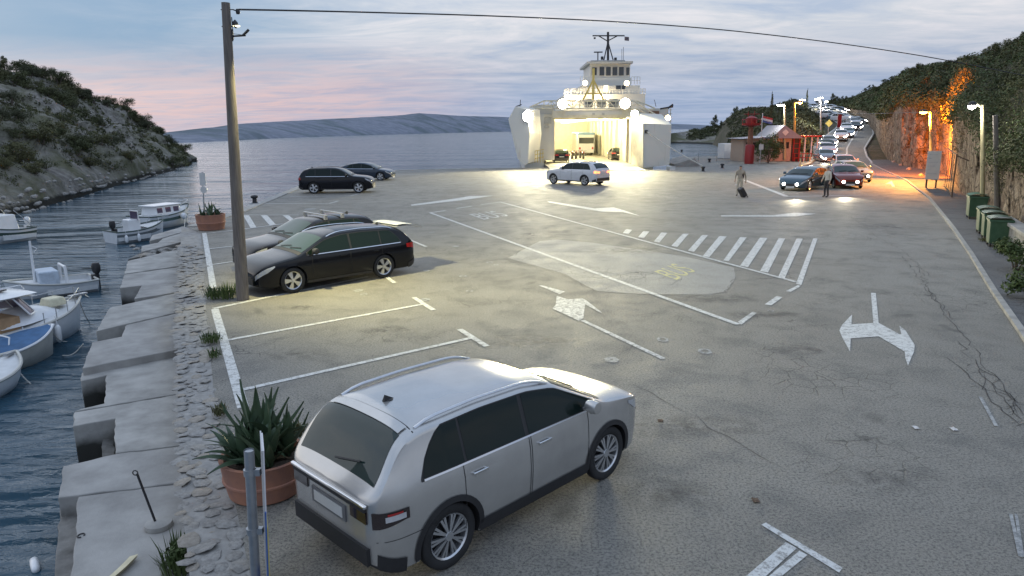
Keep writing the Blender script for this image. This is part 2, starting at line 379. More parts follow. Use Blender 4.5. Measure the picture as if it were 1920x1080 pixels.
# arrows
pxpoly('lane_arrow', [(1009, 535), (1018, 536), (1059, 547), (1050, 552), (1044, 550)], LINEW)
pxpoly('lane_arrow', [(1044, 555), (1065, 562), (1092, 560), (1100, 564), (1129, 587), (1122, 585), (1097, 571), (1094, 597), (1085, 602), (1060, 590), (1036, 579), (1042, 572)], LINEW)
pxline('lane_arrow_stem', (1092, 601), (1244, 673), .11, LINEW)
Z3 = lambda L: [(1440 + x / 4, 500 + y / 4) for x, y in L]
pxpoly('turn_arrow', Z3([(772, 198), (808, 200), (830, 426), (790, 426)]), LINE, .0080)
pxpoly('turn_arrow', Z3([(625, 435), (790, 425), (832, 425), (985, 510), (1000, 510), (985, 445), (1030, 480), (1100, 590), (1095, 640), (1075, 685), (1050, 745), (1030, 690), (1025, 640), (830, 525), (620, 540), (615, 640), (555, 530), (535, 480), (555, 440), (630, 360)]), LINE, .0084)
for L in ([(770, 384), (857, 372), (880, 368), (925, 367), (885, 373), (862, 376), (772, 386)], [(1026, 377), (1115, 391), (1150, 389), (1168, 394), (1200, 405), (1168, 398), (1128, 397), (1110, 394), (1030, 380)],
          [(1352, 404), (1448, 404), (1490, 399), (1530, 401), (1492, 406), (1450, 406.5), (1352, 406)], [(1660, 345), (1672, 339), (1678, 350), (1673, 350), (1670, 345)]): pxpoly('lane_arrow', L)
pxline('give_way_line', (1397, 338), (1474, 368), .32, LINE); pxline('stop_line', (1470, 369), (1612, 366), .22, LINEW); pxline('lane_line', (1420, 352), (1466, 350), .12, LINEW)
# T mark of the bay nearest the camera
pxpoly('bay_line', [(1427, 985), (1436, 981), (1580, 1066), (1573, 1075)], LINE, .0082)
pxpoly('bay_line', [(1473, 1018), (1494, 1029), (1420, 1096), (1382, 1096)], LINE, .0086); pxpoly('bay_line', [(1499, 1034), (1514, 1042), (1448, 1096), (1424, 1096)], LINE, .0088)
pxline('edge_line', (1895, 965), (1913, 1045), .035, LINEG); pxline('edge_line', (1905, 965), (1917, 1045), .03, LINEG); pxline('edge_line', (1838, 745), (1868, 800), .05, LINEG)
# small worn paint rings
for i, (x, y, r) in enumerate([(797, 562, .13), (868, 518, .12), (918, 492, .11), (855, 462, .12), (810, 436, .12), (765, 418, .14), (672, 545, .12), (682, 552, .1), (930, 497, .08), (1147, 675, .13), (1243, 637, .12), (1322, 659, .13), (582, 392, .3), (1445, 583, .07), (880, 546, .1), (800, 508, .1)]):
    c = at(x, y); b = MB(); n = 14
    ri = r * (.55 if i % 3 else .2)
    vs = [(c.x + k * math.cos(2 * math.pi * j / n) * (1 + .2 * math.sin(3 * j + i)), c.y + 1.3 * k * math.sin(2 * math.pi * j / n), .0075) for k in (r, ri) for j in range(n)]
    b.add(vs, [(j, (j + 1) % n, n + (j + 1) % n, n + j) for j in range(n)]); b.build('paint_ring', LINEG, ground)
# lettering on the bus bay
def ground_text(txt, o_px, u_px, v_px, size, m):
    cu = bpy.data.curves.new('t', 'FONT'); cu.body = txt; cu.size = 1.0; cu.align_x = 'CENTER'; cu.align_y = 'CENTER'; cu.extrude = 0
    t = bpy.data.objects.new('t', cu); COL.objects.link(t); dg = bpy.context.evaluated_depsgraph_get(); me = bpy.data.meshes.new_from_object(t.evaluated_get(dg))
    bpy.data.objects.remove(t)
    o = at(*o_px); u = (at(*u_px) - o).normalized(); v = (at(*v_px) - o).normalized()
    for p in me.vertices:
        q = o + u * p.co.x * size[0] + v * p.co.y * size[1]; p.co = (q.x, q.y, .009)
    me.materials.clear(); me.name = 'lettering'
    ob_ = obj('lettering', me, m, ground)
    return ob_
ground_text('BUS', (918, 404), (1000, 392), (850, 382), (1.15, 3.4), LINEW)
ground_text('BUS', (1268, 510), (1330, 482), (1180, 478), (.95, 1.9), LINEY)
# cracks
CRK = mat('crack_dark', (.075, .07, .064), .95, vary=.3)
def crack(pts, wd=.035, seed=0, step=.22):
    rr = random.Random(seed); P = [at(*p) for p in pts]; line = []
    for a, b in zip(P, P[1:]):
        n = max(2, int((b - a).length / step))
        for k in range(n): line.append(a.lerp(b, k / n) + Vector((rr.uniform(-.08, .08), rr.uniform(-.08, .08), 0)))
    line.append(P[-1]); b = MB(); vs = []
    for i, p in enumerate(line):
        d = line[min(i + 1, len(line) - 1)] - line[max(i - 1, 0)]; n = Vector((-d.y, d.x, 0)).normalized() * wd * rr.uniform(.25, 1) / 2 * (1 if 0 < i < len(line) - 1 else .1)
        vs += [(p - n) + Vector((0, 0, .006)), (p + n) + Vector((0, 0, .006))]
    b.add(vs, [(2 * i, 2 * i + 2, 2 * i + 3, 2 * i + 1) for i in range(len(line) - 1)])
    b.build('crack', CRK, ground)
for i, L in enumerate([[(1690, 480), (1745, 550), (1770, 590), (1800, 625), (1840, 675), (1870, 720), (1920, 780)], [(1720, 500), (1752, 560), (1790, 600)], [(1745, 655), (1800, 690), (1850, 740), (1915, 800)], [(1800, 640), (1830, 690), (1875, 745), (1920, 790)], [(1830, 690), (1860, 700), (1880, 730), (1920, 760)],
                       [(1845, 700), (1850, 730), (1890, 745), (1910, 780)], [(1300, 780), (1340, 805), (1400, 840), (1460, 875)], [(1095, 548), (1120, 546), (1190, 551), (1300, 556), (1360, 548), (1378, 520)], [(952, 484), (1010, 452), (1040, 449), (1160, 456), (1300, 485), (1376, 500)], [(950, 487), (1010, 503), (1060, 517), (1090, 533), (1120, 549)],
                       [(900, 480), (850, 490), (820, 500)], [(1600, 415), (1680, 435), (1720, 440)], [(1590, 400), (1640, 440), (1700, 475), (1745, 520)], [(1255, 538), (1270, 528), (1278, 520)], [(980, 538), (1002, 540)], [(1058, 548), (1090, 549), (1120, 542)], [(1440, 480), (1500, 495), (1600, 500)], [(760, 340), (745, 345)], [(1200, 640), (1170, 660)], [(1180, 720), (1240, 745), (1300, 780)]]): crack(L, .022 if i < 6 else .016, i)
rr = random.Random(4)
for i in range(13):
    x, y = rr.uniform(1815, 1925), 0; y = 690 + (x - 1815) * .95 + rr.uniform(-28, 28); a = rr.uniform(0, 6.3); crack([(x, y), (x + 18 * math.cos(a), y + 12 * math.sin(a)), (x + 30 * math.cos(a + .8), y + 18 * math.sin(a + .8))], .012, 50 + i, .15)
def stain_mat():
    m = bpy.data.materials.new('oil_stain'); m.use_nodes = True; t = NT(m.node_tree); b = t.n['Principled BSDF']; b.inputs['Base Color'].default_value = (.045, .042, .04, 1); b.inputs['Roughness'].default_value = .5
    tcn = t.new('ShaderNodeTexCoord'); g_ = t.new('ShaderNodeVectorMath', operation='DISTANCE', ins={0: tcn.outputs['Generated'], 1: (.5, .5, .5)}).outputs['Value']
    a = t.math('MULTIPLY', t.ramp(g_, [(.05, 1), (.48, 0)]), t.ramp(t.noise(tcn.outputs['Object'], 3.5, 6, .65, .5), [(.42, 0), (.70, .6)])); t.l.new(a, b.inputs['Alpha']); return m
STN = stain_mat()
for px, py, w_, h_ in ((1500, 655, .9, .5), (565, 577, .8, .35), (560, 665, .9, .5), (1300, 800, 1.6, .5), (1340, 560, 1.6, .5), (1420, 590, 1.2, .5), (1650, 425, 1.8, 1.2), (1180, 470, 2.2, 1.0), (720, 620, .9, .4), (1000, 640, 1.4, .6), (1650, 900, 1.0, .5), (1250, 930, .8, .5)):
    c = at(px, py); sheet('oil_stain', [(c.x - w_, c.y - h_), (c.x + w_, c.y - h_ * .8), (c.x + w_, c.y + h_ * .8), (c.x - w_, c.y + h_)], .0105, STN)
# footpath on the right with its low kerb
fp = [(1622, 300), (1655, 318), (1700, 338), (1745, 372), (1790, 428), (1825, 478), (1870, 550), (1925, 628), (2060, 830)]
fo = [(2150, 660), (1960, 505), (1900, 455), (1850, 400), (1800, 350), (1775, 318), (1715, 312), (1664, 294), (1640, 286)]
fpath = MB(); fpath.prism([(at(*p).x, at(*p).y) for p in fp + fo], -.3, .07)
tag(fpath.build('footpath', PATH), 'darker asphalt footpath along the rock face', kind='structure')
kb = MB(); P = [at(*p) for p in fp]
for a, b in zip(P, P[1:]):
    d = b - a; n = Vector((-d.y, d.x, 0)).normalized(); n = n if n.x < 0 else -n; L = d.length; k = max(1, int(L / 1.0))
    for i in range(k):
        q = a.lerp(b, (i + .5) / k) + n * .07; m_ = MB(); m_.box((q.x, q.y, .03), (L / k - .02, .13, .10), math.atan2(d.y, d.x))
        if q.y < 60: m_.build('kerb_stone', CONC2, bpy.data.objects['footpath'])
        else: kb.box((q.x, q.y, .03), (L / k, .13, .10), math.atan2(d.y, d.x))
kb.build('kerb', CONC2, bpy.data.objects['footpath'])

# quay edge coping, block by block
E_ = [at(*p) for p in edge]; cop = []
for j, (a, b) in enumerate(zip(E_, E_[1:])):
    d = b - a; L = d.length; k = max(1, round(L / 2.2)); n = Vector((-d.y, d.x, 0)).normalized(); n = n if j != 9 else n
    for i in range(k):
        q = a.lerp(b, (i + .5) / k) - n * .22; m_ = MB(); m_.box((q.x, q.y, -.2), (L / k - .03, .55, .46 + rr.uniform(0, .03)), math.atan2(d.y, d.x)); m_.build('coping_block', CONC2, ground)

# ---- rubble wall top and the lower quay walkway
wl = [(340, 424), (337, 500), (333, 600), (333, 740), (338, 880), (346, 990), (356, 1085)]
wr = [(377, 430), (381, 500), (388, 600), (400, 720), (414, 850), (440, 965), (464, 1085)]
rw = thing('rubble_wall', 'broken rubble stone wall top between the parking bays and the lower quay', 'wall')
core = MB(); core.prism([(at(*p).x, at(*p).y) for p in wl] + [(at(*p).x + .05, at(*p).y) for p in wr][::-1], -2.5, -.012); core.build('mortar_core', STONE2, rw)
stones = []
for k in range(5):
    bm = bmesh.new(); bmesh.ops.create_icosphere(bm, subdivisions=1, radius=.5)
    for v in bm.verts: v.co *= 1 + .22 * mn.noise(v.co * 2 + Vector((k * 7, 0, 0))); v.co.z *= .55
    me = bpy.data.meshes.new('stone'); bm.to_mesh(me); bm.free(); me.materials.append([STONE, STONE2, STONE3, STONE, STONE2][k]); stones.append(me)
wlp, wrp = [at(*p) for p in wl], [at(*p) for p in wr]
def strip_pt(t, s):
    n = len(wlp) - 1; f = t * n; i = min(int(f), n - 1); f -= i
    return wlp[i].lerp(wlp[i + 1], f).lerp(wrp[i].lerp(wrp[i + 1], f), s)
tt = 1.0; cnt = 0
while tt > 0 and cnt < 300:
    a, b = strip_pt(tt, 0), strip_pt(tt, 1); wdt = (b - a).length; D = a.y
    sz = .17 + .006 * D; s = rr.uniform(0, .1)
    while s < 1 and cnt < 300:
        q = a.lerp(b, s); k = sz * rr.uniform(.7, 1.35)
        o = obj('stone', rr.choice(stones), None, rw, (q.x + rr.uniform(-.03, .03), q.y + rr.uniform(-.05, .05), -.005 + rr.uniform(-.02, .02)), (rr.uniform(-.15, .15), rr.uniform(-.15, .15), rr.uniform(0, 6.3))); o.scale = (k, k * rr.uniform(.7, 1.1), k * rr.uniform(.12, .34)); cnt += 1
        s += k * .95 / wdt
    tt -= sz * .9 / max(.5, (strip_pt(max(0, tt - .02), .5) - strip_pt(tt, .5)).length / .02)
SL = [('A', -.50, [(127, 1120), (136, 1055), (147, 931), (349, 905), (372, 1120)]), ('A2', -.78, [(100, 1120), (112, 952), (150, 945), (140, 1120)]),
      ('B', -.50, [(109, 933), (119, 874), (216, 851), (340, 836), (346, 903), (147, 928)]), ('C', -.52, [(137, 799), (139, 773), (338, 739), (340, 834), (216, 849), (216, 784)]), ('C2', -.85, [(192, 808), (214, 800), (214, 862), (190, 868)]),
      ('D', -.56, [(152, 714), (153, 699), (338, 667), (338, 737), (139, 771), (152, 766), (196, 756), (200, 703)]), ('E', -.40, [(155, 690), (172, 642), (182, 640), (228, 631), (237, 609), (338, 586), (338, 654)]),
      ('F', -.42, [(180, 621), (205, 577), (338, 548), (338, 584), (237, 607)]), ('G', -.42, [(225, 540), (233, 515), (340, 500), (338, 546), (252, 560), (266, 535)]), ('H', -.42, [(233, 513), (240, 489), (340, 466), (340, 498)]),
      ('I', -.75, [(240, 486), (262, 474), (340, 455), (340, 464)]), ('J', -.45, [(265, 472), (266, 461), (296, 455), (305, 447), (342, 436), (342, 453)]), ('K', -.45, [(280, 452), (285, 441), (345, 424), (343, 434), (310, 444)])]
wk = tag(empty('quay_walkway'), 'lower concrete quay walkway with mooring notches', kind='structure')
for i, (nm, z, poly) in enumerate(SL):
    pl_ = [at(*p, z) for p in poly]; cp = []
    for a_, c_ in zip(pl_, pl_[1:] + pl_[:1]):          # chipped, uneven edges
        n_ = max(1, int((c_ - a_).length / .16))
        for q in range(n_): p_ = a_.lerp(c_, q / n_); k_j = .018 if q else .006; cp.append((p_.x + rr.uniform(-k_j, k_j), p_.y + rr.uniform(-k_j, k_j)))
    b = MB(); b.prism(cp, -2.6, z); b.build('slab', [CONC, CONC2][i % 2] if i not in (1, 4) else CONC, wk, bevel=.015)
b = MB(); b.prism([(at(*p, -1.0).x, at(*p, -1.0).y) for p in [(205, 1120), (232, 860), (240, 780), (240, 700), (262, 600), (285, 520), (300, 460), (345, 430), (345, 500), (345, 800), (380, 1120)]], -2.7, -.98); b.build('quay_base', CONC, wk)
for k in range(16):
    q = at(rr.uniform(248, 338), rr.uniform(458, 480), -.55); o = obj('stone', rr.choice(stones), None, wk, q, (rr.uniform(-.3, .3), 0, rr.uniform(0, 6))); s = rr.uniform(.25, .7); o.scale = (s, s * .8, s * .6)

# ---- hills, by columns of the view: shore point, crest point, and the land between them
def hill(name, cols, nv, prof, amp, m, noise_s, label, back=1.35, ncol=60, seed=0.0, jag=None):
    """cols: (px, base px-y or None, base D, base z, crest py, crest D)"""
    px0, px1 = cols[0][0], cols[-1][0]; pts = []
    for i in range(ncol + 1):
        px = px0 + (px1 - px0) * i / ncol; bD, bz, cy, cD = interp(cols, px); col = []
        cr = atd(px, cy, cD)
        for j in range(nv + 1):
            t = j / nv; D = bD + (cD - bD) * t; z = bz + (cr.z - bz) * prof(t); x = colx(px, D, z)
            e = min(1, t * 6) * min(1, (1 - t) * 5 + .25)
            z += amp * e * fbm(x * noise_s, D * noise_s, seed) * (1 if t > .02 else 0)
            if jag: dx = jag * e * fbm(x * noise_s * 2.5, z * noise_s * 3, seed + 5, 4); x += dx; D += dx * .4
            col.append(Vector((x, D, z)))
        for k in (1, 2):
            col.append(Vector((colx(px, cD * (1 + (back - 1) * k / 2), cr.z), cD * (1 + (back - 1) * k / 2), cr.z - (cr.z + 3) * .55 * k)))
        pts.append(col)
    b = MB(); n = nv + 3
    b.add([p for c in pts for p in c], [(i * n + j, (i + 1) * n + j, (i + 1) * n + j + 1, i * n + j + 1) for i in range(ncol) for j in range(n - 1)])
    o = b.build(name, m, smooth=50); tag(o, label, kind='structure')
    if sum(p.normal.z for p in o.data.polygons) < 0: o.data.flip_normals()
    return o, pts
def hill_mat(name, rock, rock2, green, gscale=.25, lo=.42, hi=.56, bump=.7):
    m = bpy.data.materials.new(name); m.use_nodes = True; t = NT(m.node_tree); b = t.n['Principled BSDF']; b.inputs['Roughness'].default_value = .95; b.inputs['Specular IOR Level'].default_value = .15
    co = t.new('ShaderNodeTexCoord').outputs['Object']
    n = t.noise(co, gscale, 7, .65, .3); r = t.noise(co, gscale * 7, 8, .7)
    c = t.mix(t.ramp(r, [(.36, 0), (.62, 1)]), rock, rock2); c = t.mix(t.ramp(n, [(lo, 0), (hi, .85)]), c, green)
    t.l.new(c, b.inputs['Base Color'])
    bp = t.new('ShaderNodeBump', ins={'Strength': bump, 'Distance': .6, 'Height': r}); t.l.new(bp.outputs[0], b.inputs['Normal'])
    MATS[name] = m; return m
LH = hill_mat('karst_hillside', (.37, .35, .32), (.16, .15, .135), (.10, .105, .05), .12, .42, .62, 1.0)
shore = [(-500, 560), (-200, 470), (0, 413), (100, 386), (200, 356), (300, 328), (350, 315), (376, 305)]
def shD(px): 
    y = interp(shore, px)[0]; return at(px, y, WZ).y
crest = {-500: (60, 90), -200: (95, 100), 0: (131, 110), 60: (143, 118), 125: (163, 126), 150: (176, 130), 235: (203, 140), 250: (222, 141), 290: (246, 142), 330: (272, 142), 376: (303, 141)}
lcols = [(px, shD(px), WZ - .6, cy, max(cD, shD(px) + .5)) for px, (cy, cD) in sorted(crest.items())]
left_hill, lpts = hill('left_hill', lcols, 70, lambda t: .07 * min(1, t * 18) + .93 * (t ** .85), 2.2, LH, .10, 'rocky scrub covered hillside across the inlet', ncol=210, seed=3.0, jag=1.3)
tide_stain(LH)
q_ = random.Random(5); sb_ = MB()
for k in range(300):      # broken rocks along the waterline
    i = q_.randrange(60, len(lpts) - 2); p = lpts[i][q_.choice([1, 2, 2, 3, 4])]; s = q_.uniform(.15, .5); o = len(sb_.v); me = stones[k % 5]; a = q_.uniform(0, 6.28)
    sb_.add([(p.x + .5 + s * (v.co.x * math.cos(a) - v.co.y * math.sin(a)), p.y - .3 + s * (v.co.x * math.sin(a) + v.co.y * math.cos(a)), p.z + s * 1.3 * v.co.z) for v in me.vertices], [tuple(f.vertices) for f in me.polygons])
tag(sb_.build('shore_rocks', STONE2), 'broken rocks along the waterline of the hill across the inlet', kind='stuff')
IH = hill_mat('far_island', (.25, .27, .32), (.16, .18, .225), (.10, .135, .145), .012, .48, .62, 1.0)  # blue-grey tint puts the distance haze into the limestone's base colours
for c_ in ():pass
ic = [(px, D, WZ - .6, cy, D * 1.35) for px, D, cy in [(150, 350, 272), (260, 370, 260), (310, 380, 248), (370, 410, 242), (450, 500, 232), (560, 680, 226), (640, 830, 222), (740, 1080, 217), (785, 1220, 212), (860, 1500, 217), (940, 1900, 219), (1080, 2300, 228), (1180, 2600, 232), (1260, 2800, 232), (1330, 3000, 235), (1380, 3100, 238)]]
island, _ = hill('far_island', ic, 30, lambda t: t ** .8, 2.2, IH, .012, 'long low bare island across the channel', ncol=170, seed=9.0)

# ---- rising land on the right: terrain behind the kiosk, the hill road, the cut rock face and the scrub slope above
def land_z(D): return 0.0 if D < 86 else min(9.6, (D - 86) * .07)
TM = hill_mat('roadside_scrub_ground', (.20, .17, .13), (.12, .10, .08), (.065, .07, .035), .3, .35, .6)
b = MB(); nx, ny = 40, 40; V = []
for i in range(nx + 1):
    px = 1330 + (1680 - 1330) * i / nx
    for j in range(ny + 1):
        D = 84 + (300 - 84) * (j / ny) ** 1.3; z = land_z(D) - .06
        coast = 1435 - (D - 90) * .30           # the coast falls away left of this column
        fall = max(0, min(1, (coast - px) / 60)); z = z * (1 - fall) + (WZ - 1.0) * fall
        if D < 88: z = min(z, -.06)
        bank = max(0, 1 - abs(px - (1500 - (D - 100) * .1)) / 45) * max(0, min(1, (D - 100) / 20)); z += bank * 2.4
        x = colx(px, D, z); V.append(Vector((x, D, z + (.25 * fbm(x * .15, D * .15) if D > 92 else 0) * (1 - fall))))
b.add(V, [(i * (ny + 1) + j, (i + 1) * (ny + 1) + j, (i + 1) * (ny + 1) + j + 1, i * (ny + 1) + j + 1) for i in range(nx) for j in range(ny)])
V_land = V
tag(b.build('hill_ground', TM, smooth=60), 'scrubby sloping ground behind the ticket kiosk', kind='structure')
road_px = [(70, 1560, 1652), (80, 1515, 1640), (90, 1522, 1628), (100, 1530, 1623), (112, 1537, 1632), (125, 1550, 1640), (138, 1565, 1637), (150, 1572, 1625), (162, 1560, 1612), (175, 1540, 1600), (190, 1515, 1590), (210, 1498, 1580), (225, 1495, 1575)]
RL = [(Vector((colx(l, D, land_z(D)), D, land_z(D) + .12)), Vector((colx(r, D, land_z(D)), D, land_z(D) + .12))) for D, l, r in road_px]
RL[0] = (Vector((RL[0][0].x, 70, .012)), Vector((RL[0][1].x, 70, .012))); RL[1] = (Vector((*RL[1][0].xy, .02)), Vector((*RL[1][1].xy, .02)))
b = MB(); V = [];K = 5
for i in range(K * (len(RL) - 1) + 1):
    j = min(i // K, len(RL) - 2); f = i / K - j; V += [RL[j][0].lerp(RL[j + 1][0], f), RL[j][1].lerp(RL[j + 1][1], f)]
b.add(V, [(2 * i, 2 * i + 1, 2 * i + 3, 2 * i + 2) for i in range(len(V) // 2 - 1)])
hroad = tag(b.build('hill_road', ASPH), 'asphalt road climbing the hill with queueing cars', kind='structure')
def road_strip(name, s0, s1, wd, m, dz=.012, i0=0, i1=None):
    b = MB(); vs = []
    for i in range(i0, i1 or len(V) // 2):
        a, c = V[2 * i], V[2 * i + 1]; s = s0 + (s1 - s0) * i / (len(V) // 2); p = a.lerp(c, s); d = (c - a).normalized() * wd / 2; vs += [p - d + Vector((0, 0, dz)), p + d + Vector((0, 0, dz))]
    b.add(vs, [(2 * i, 2 * i + 1, 2 * i + 3, 2 * i + 2) for i in range(len(vs) // 2 - 1)]); return b.build(name, m, hroad)
road_strip('centre_line', .62, .62, .22, LINE, i0=4); road_strip('verge_line', .97, .97, .2, LINE, i0=3); road_strip('verge_line', .03, .03, .25, LINE, i0=4)

RH = hill_mat('scrub_hillside', (.21, .17, .13), (.10, .085, .065), (.05, .055, .028), .25, .40, .58)
rc = [(1556, 232, 10.5, 197, 285), (1600, 190, 7.0, 184, 262), (1640, 128, 2.7, 168, 240), (1652, 101, .9, 164, 222), (1664, 88, .1, 158, 205), (1690, 75, .02, 146, 182), (1720, 69, .02, 134, 164), (1745, 67, .02, 126, 150), (1770, 62, .02, 122, 140), (1785, 54, .02, 119, 132), (1800, 45, .02, 117, 124), (1830, 36.5, .02, 112, 112), (1880, 29, .02, 98, 98), (1930, 24.5, .02, 74, 88), (2060, 19, .02, 20, 70), (2300, 13, .02, -60, 52), (2700, 9, .02, -160, 40)]
def rprof(t): return .42 * min(1, t / .055) ** .8 + .58 * max(0, (t - .055) / .945) ** .9
JC = 44; NV = 88
def rhill():
    cols = rc; ncol = 380; nv = NV; pts = []
    for i in range(ncol + 1):
        f = i / ncol; px = 1556 + (2700 - 1556) * (f ** 1.9); bD, bz, cy, cD = interp(cols, px); cr = atd(px, cy, cD); col = []
        hc = 5.8 if px < 1755 else max(2.6, 5.8 - (px - 1755) * .024)
        hc *= max(.12, min(1, .12 + (px - 1570) / 110)) * (1 + .30 * fbm(px * .021, 3.3, 1.0, 4))
        for j in range(nv + 1):
            if j <= JC:
                q = j / JC; D = bD + q * .9 + .4 * q * q; z = bz - .3 + (hc + .3) * q
                x = colx(px, D, z); a = min(1, q * 5)
                wx = x + .5 * fbm(x * .8, z * .8, D * .8, 3); wz = z + .4 * fbm(x * .8 + 9, z * .8, D * .8, 3)
                blk = mn.cell((wx * .75, wz * .55, D * .6)) * .75 + mn.cell((wx * 1.7 + 4, wz * 1.3, D * 1.5)) * .35
                rd = a * (.55 * fbm(x * .3 + 3, z * .4, D * .3, 5) + .55 * (blk - .5) * .75 + .18 * fbm(x * 2.2, z * 2.2, D * 2.2, 3))
                rd = max(rd, -.6); D += rd * .95; x += rd * .65
            else:
                q = (j - JC) / (nv - JC); q2 = q ** 1.25; D = bD + 1.3 + (cD - bD - 1.3) * q2; z = bz + hc + (cr.z - bz - hc) * q2 ** .85
                x = colx(px, D, z); z += 1.1 * min(1, q * 4) * min(1, (1 - q) * 4 + .2) * fbm(x * .09, D * .09, 2.0)
            col.append(Vector((x, D, z)))
        col.append(Vector((colx(px, cD * 1.3, cr.z), cD * 1.3, cr.z - 6)))
        pts.append(col)
    b = MB(); n = nv + 2
    b.v = [tuple(p) for c in pts for p in c]
    for i in range(ncol):
        for j in range(n - 1):
            b.f.append((i * n + j, (i + 1) * n + j, (i + 1) * n + j + 1, i * n + j + 1)); b.mi.append(0 if j < JC else 1)
    o = b.build('right_hill', [ROCK, RH], smooth=22); tag(o, 'steep hill with a cut rock face along the footpath', kind='structure')
    return o, pts
right_hill, rpts = rhill()
# headland beyond the kiosk
hc_ = [(1258, 260, WZ - 1, 250, 262), (1290, 250, WZ - 1, 246, 280), (1340, 232, WZ - 1, 239, 300), (1380, 220, WZ - 1, 231, 310), (1410, 212, WZ - 1, 226, 310), (1450, 200, WZ - 1, 218, 300), (1500, 195, WZ - 1, 212, 290)]
headland, hpts = hill('headland', hc_, 18, lambda t: t ** .7, .8, LH, .06, 'low rocky headland with pines beyond the pier', ncol=60, seed=21.0)
# ================================================================ VEGETATION
FOL = [mat('foliage_dark', (.062, .072, .034), .8, col2=(.10, .105, .05), scale=1.5, spec=.2), mat('foliage_olive', (.125, .12, .058), .8, col2=(.075, .08, .038), scale=1.5, spec=.2), mat('foliage_grey', (.085, .09, .055), .85, col2=(.055, .062, .035), scale=1.5, spec=.2), mat('foliage_green', (.055, .085, .028), .7, col2=(.08, .11, .035), scale=1.5, spec=.3)]
BARK = mat('bark', (.10, .08, .065), .9, vary=.3, scale=8, bump=.5)
def leaves(b, n, clumps, leaf, rr_, up=.25, mi=0):
    vs, fs = [], []
    for k in range(n):
        c, r = clumps[rr_.randrange(len(clumps))]
        d = Vector((rr_.gauss(0, 1), rr_.gauss(0, 1), rr_.gauss(0, 1))); d.normalize(); p = Vector(c) + Vector((d.x * r[0], d.y * r[1], d.z * r[2])) * (rr_.random() ** .4)
        nrm = (d + Vector((rr_.uniform(-.7, .7), rr_.uniform(-.7, .7), rr_.uniform(-.3, .7)))).normalized(); a = nrm.orthogonal().normalized(); a = Matrix.Rotation(rr_.uniform(0, 6.28), 3, nrm) @ a; q = nrm.cross(a)
        L = leaf * rr_.uniform(.6, 1.3); o = len(vs)
        vs += [p - a * L, p + q * L * .45, p + a * L, p - q * L * .45]; fs.append((o, o + 1, o + 2, o + 3))
    b.add(vs, fs, mi)
def raw(b, name, mats):                      # no doubles removal, for leaf clouds
    me = bpy.data.meshes.new(name); me.from_pydata([tuple(p) for p in b.v], [], b.f); me.polygons.foreach_set('material_index', b.mi)
    for m in mats: me.materials.append(m)
    me.update(); return me
def shrub_meshes(kind, seed):
    q = random.Random(seed); cr = MB(); tr = MB()
    if kind == 'shrub':
        cl = [((q.uniform(-.55, .55), q.uniform(-.55, .55), q.uniform(.35, .95)), (q.uniform(.25, .45), q.uniform(.25, .45), q.uniform(.2, .4))) for _ in range(9)]
        leaves(cr, 1300, cl, .055, q); tr.tube([(0, 0, -.15), (.05, 0, .3), (.1, .05, .6)], [.07, .05, .03], 6); tr.tube([(0, 0, 0), (-.15, .1, .4), (-.25, .1, .7)], [.04, .035, .02], 5)
    elif kind == 'pine':
        cl = [((q.uniform(-.5, .5) * (1.3 - h), q.uniform(-.5, .5) * (1.3 - h), .45 + h * 1.5), (.38 * (1.25 - h * .8), .38 * (1.25 - h * .8), .22)) for h in [i / 12 for i in range(13)]]
        leaves(cr, 1500, cl, .06, q); tr.tube([(0, 0, -.15), (.03, 0, 1), (0, .02, 1.9)], [.08, .05, .02], 6)
    elif kind == 'cypress':
        cl = [((q.uniform(-.05, .05), q.uniform(-.05, .05), .3 + 2.5 * h), (.34 * (1 - h) ** .6 + .04, .34 * (1 - h) ** .6 + .04, .3)) for h in [i / 12 for i in range(13)]]
        leaves(cr, 1300, cl, .06, q); tr.tube([(0, 0, -.15), (0, 0, 1.2), (0, 0, 2.6)], [.07, .05, .02], 6)
    return cr, tr
SHV = {}
for kind, n in (('shrub', 4), ('pine', 3), ('cypress', 1)):
    for k in range(n):
        cr, tr = shrub_meshes(kind, 11 * k + len(kind)); fm = [FOL[0], FOL[1], FOL[2], FOL[3]][k % 4] if kind == 'shrub' else FOL[0]
        SHV[kind, k] = (raw(cr, 'crown', [fm]), tr.mesh('trunk', 60)); SHV[kind, k][1].materials.append(BARK)
def plant(kind, k, loc, s, sz, rz, name, label, cat, group=None):
    t = thing(name, label, cat, loc, rz, group); t.scale = (s, s, sz)
    c = obj('crown', SHV[kind, k][0], None, t); obj('trunk' if kind != 'shrub' else 'stem', SHV[kind, k][1], None, t); return t
rv = random.Random(12)
n_l = len(lpts); used = 0
for k in range(360):                              # scrub on the hill across the inlet
    i = rv.randrange(int(n_l * .42), n_l - 6); t = rv.random() ** .9; j = int(6 + t * 63); p = lpts[i][min(j, 70)]
    if p.y > 150: continue
    gap = fbm(p.x * .06 + 9, p.y * .06, 4.0)
    if gap < (-.10 if i < n_l * .72 else .06) and t < .85: continue
    s = rv.uniform(.6, 1.6) * (1.15 if t > .7 else 1); plant('shrub', rv.choice([0, 0, 1, 2]), p + Vector((0, 0, -.1)), s * 1.25, s * rv.uniform(.9, 1.3), rv.uniform(0, 6), 'hillside_shrub', 'dark green shrub growing on the rocky hillside across the inlet', 'shrub', 'shrubs on the hill across the inlet')
for i in range(int(n_l * .45), n_l - 38, 4):      # trees along the crest
    if rv.random() < .38: continue
    p = lpts[i][69]; s = rv.uniform(.5, 1.2); kd = rv.choice(['shrub', 'shrub', 'pine']); plant(kd, rv.choice([0, 1]), p + Vector((0, 0, -.2)), s * 1.2, s * rv.uniform(.8, 1.2), rv.uniform(0, 6), 'crest_tree', 'dark tree on the skyline of the hill across the inlet', 'tree', 'trees along the crest across the inlet')
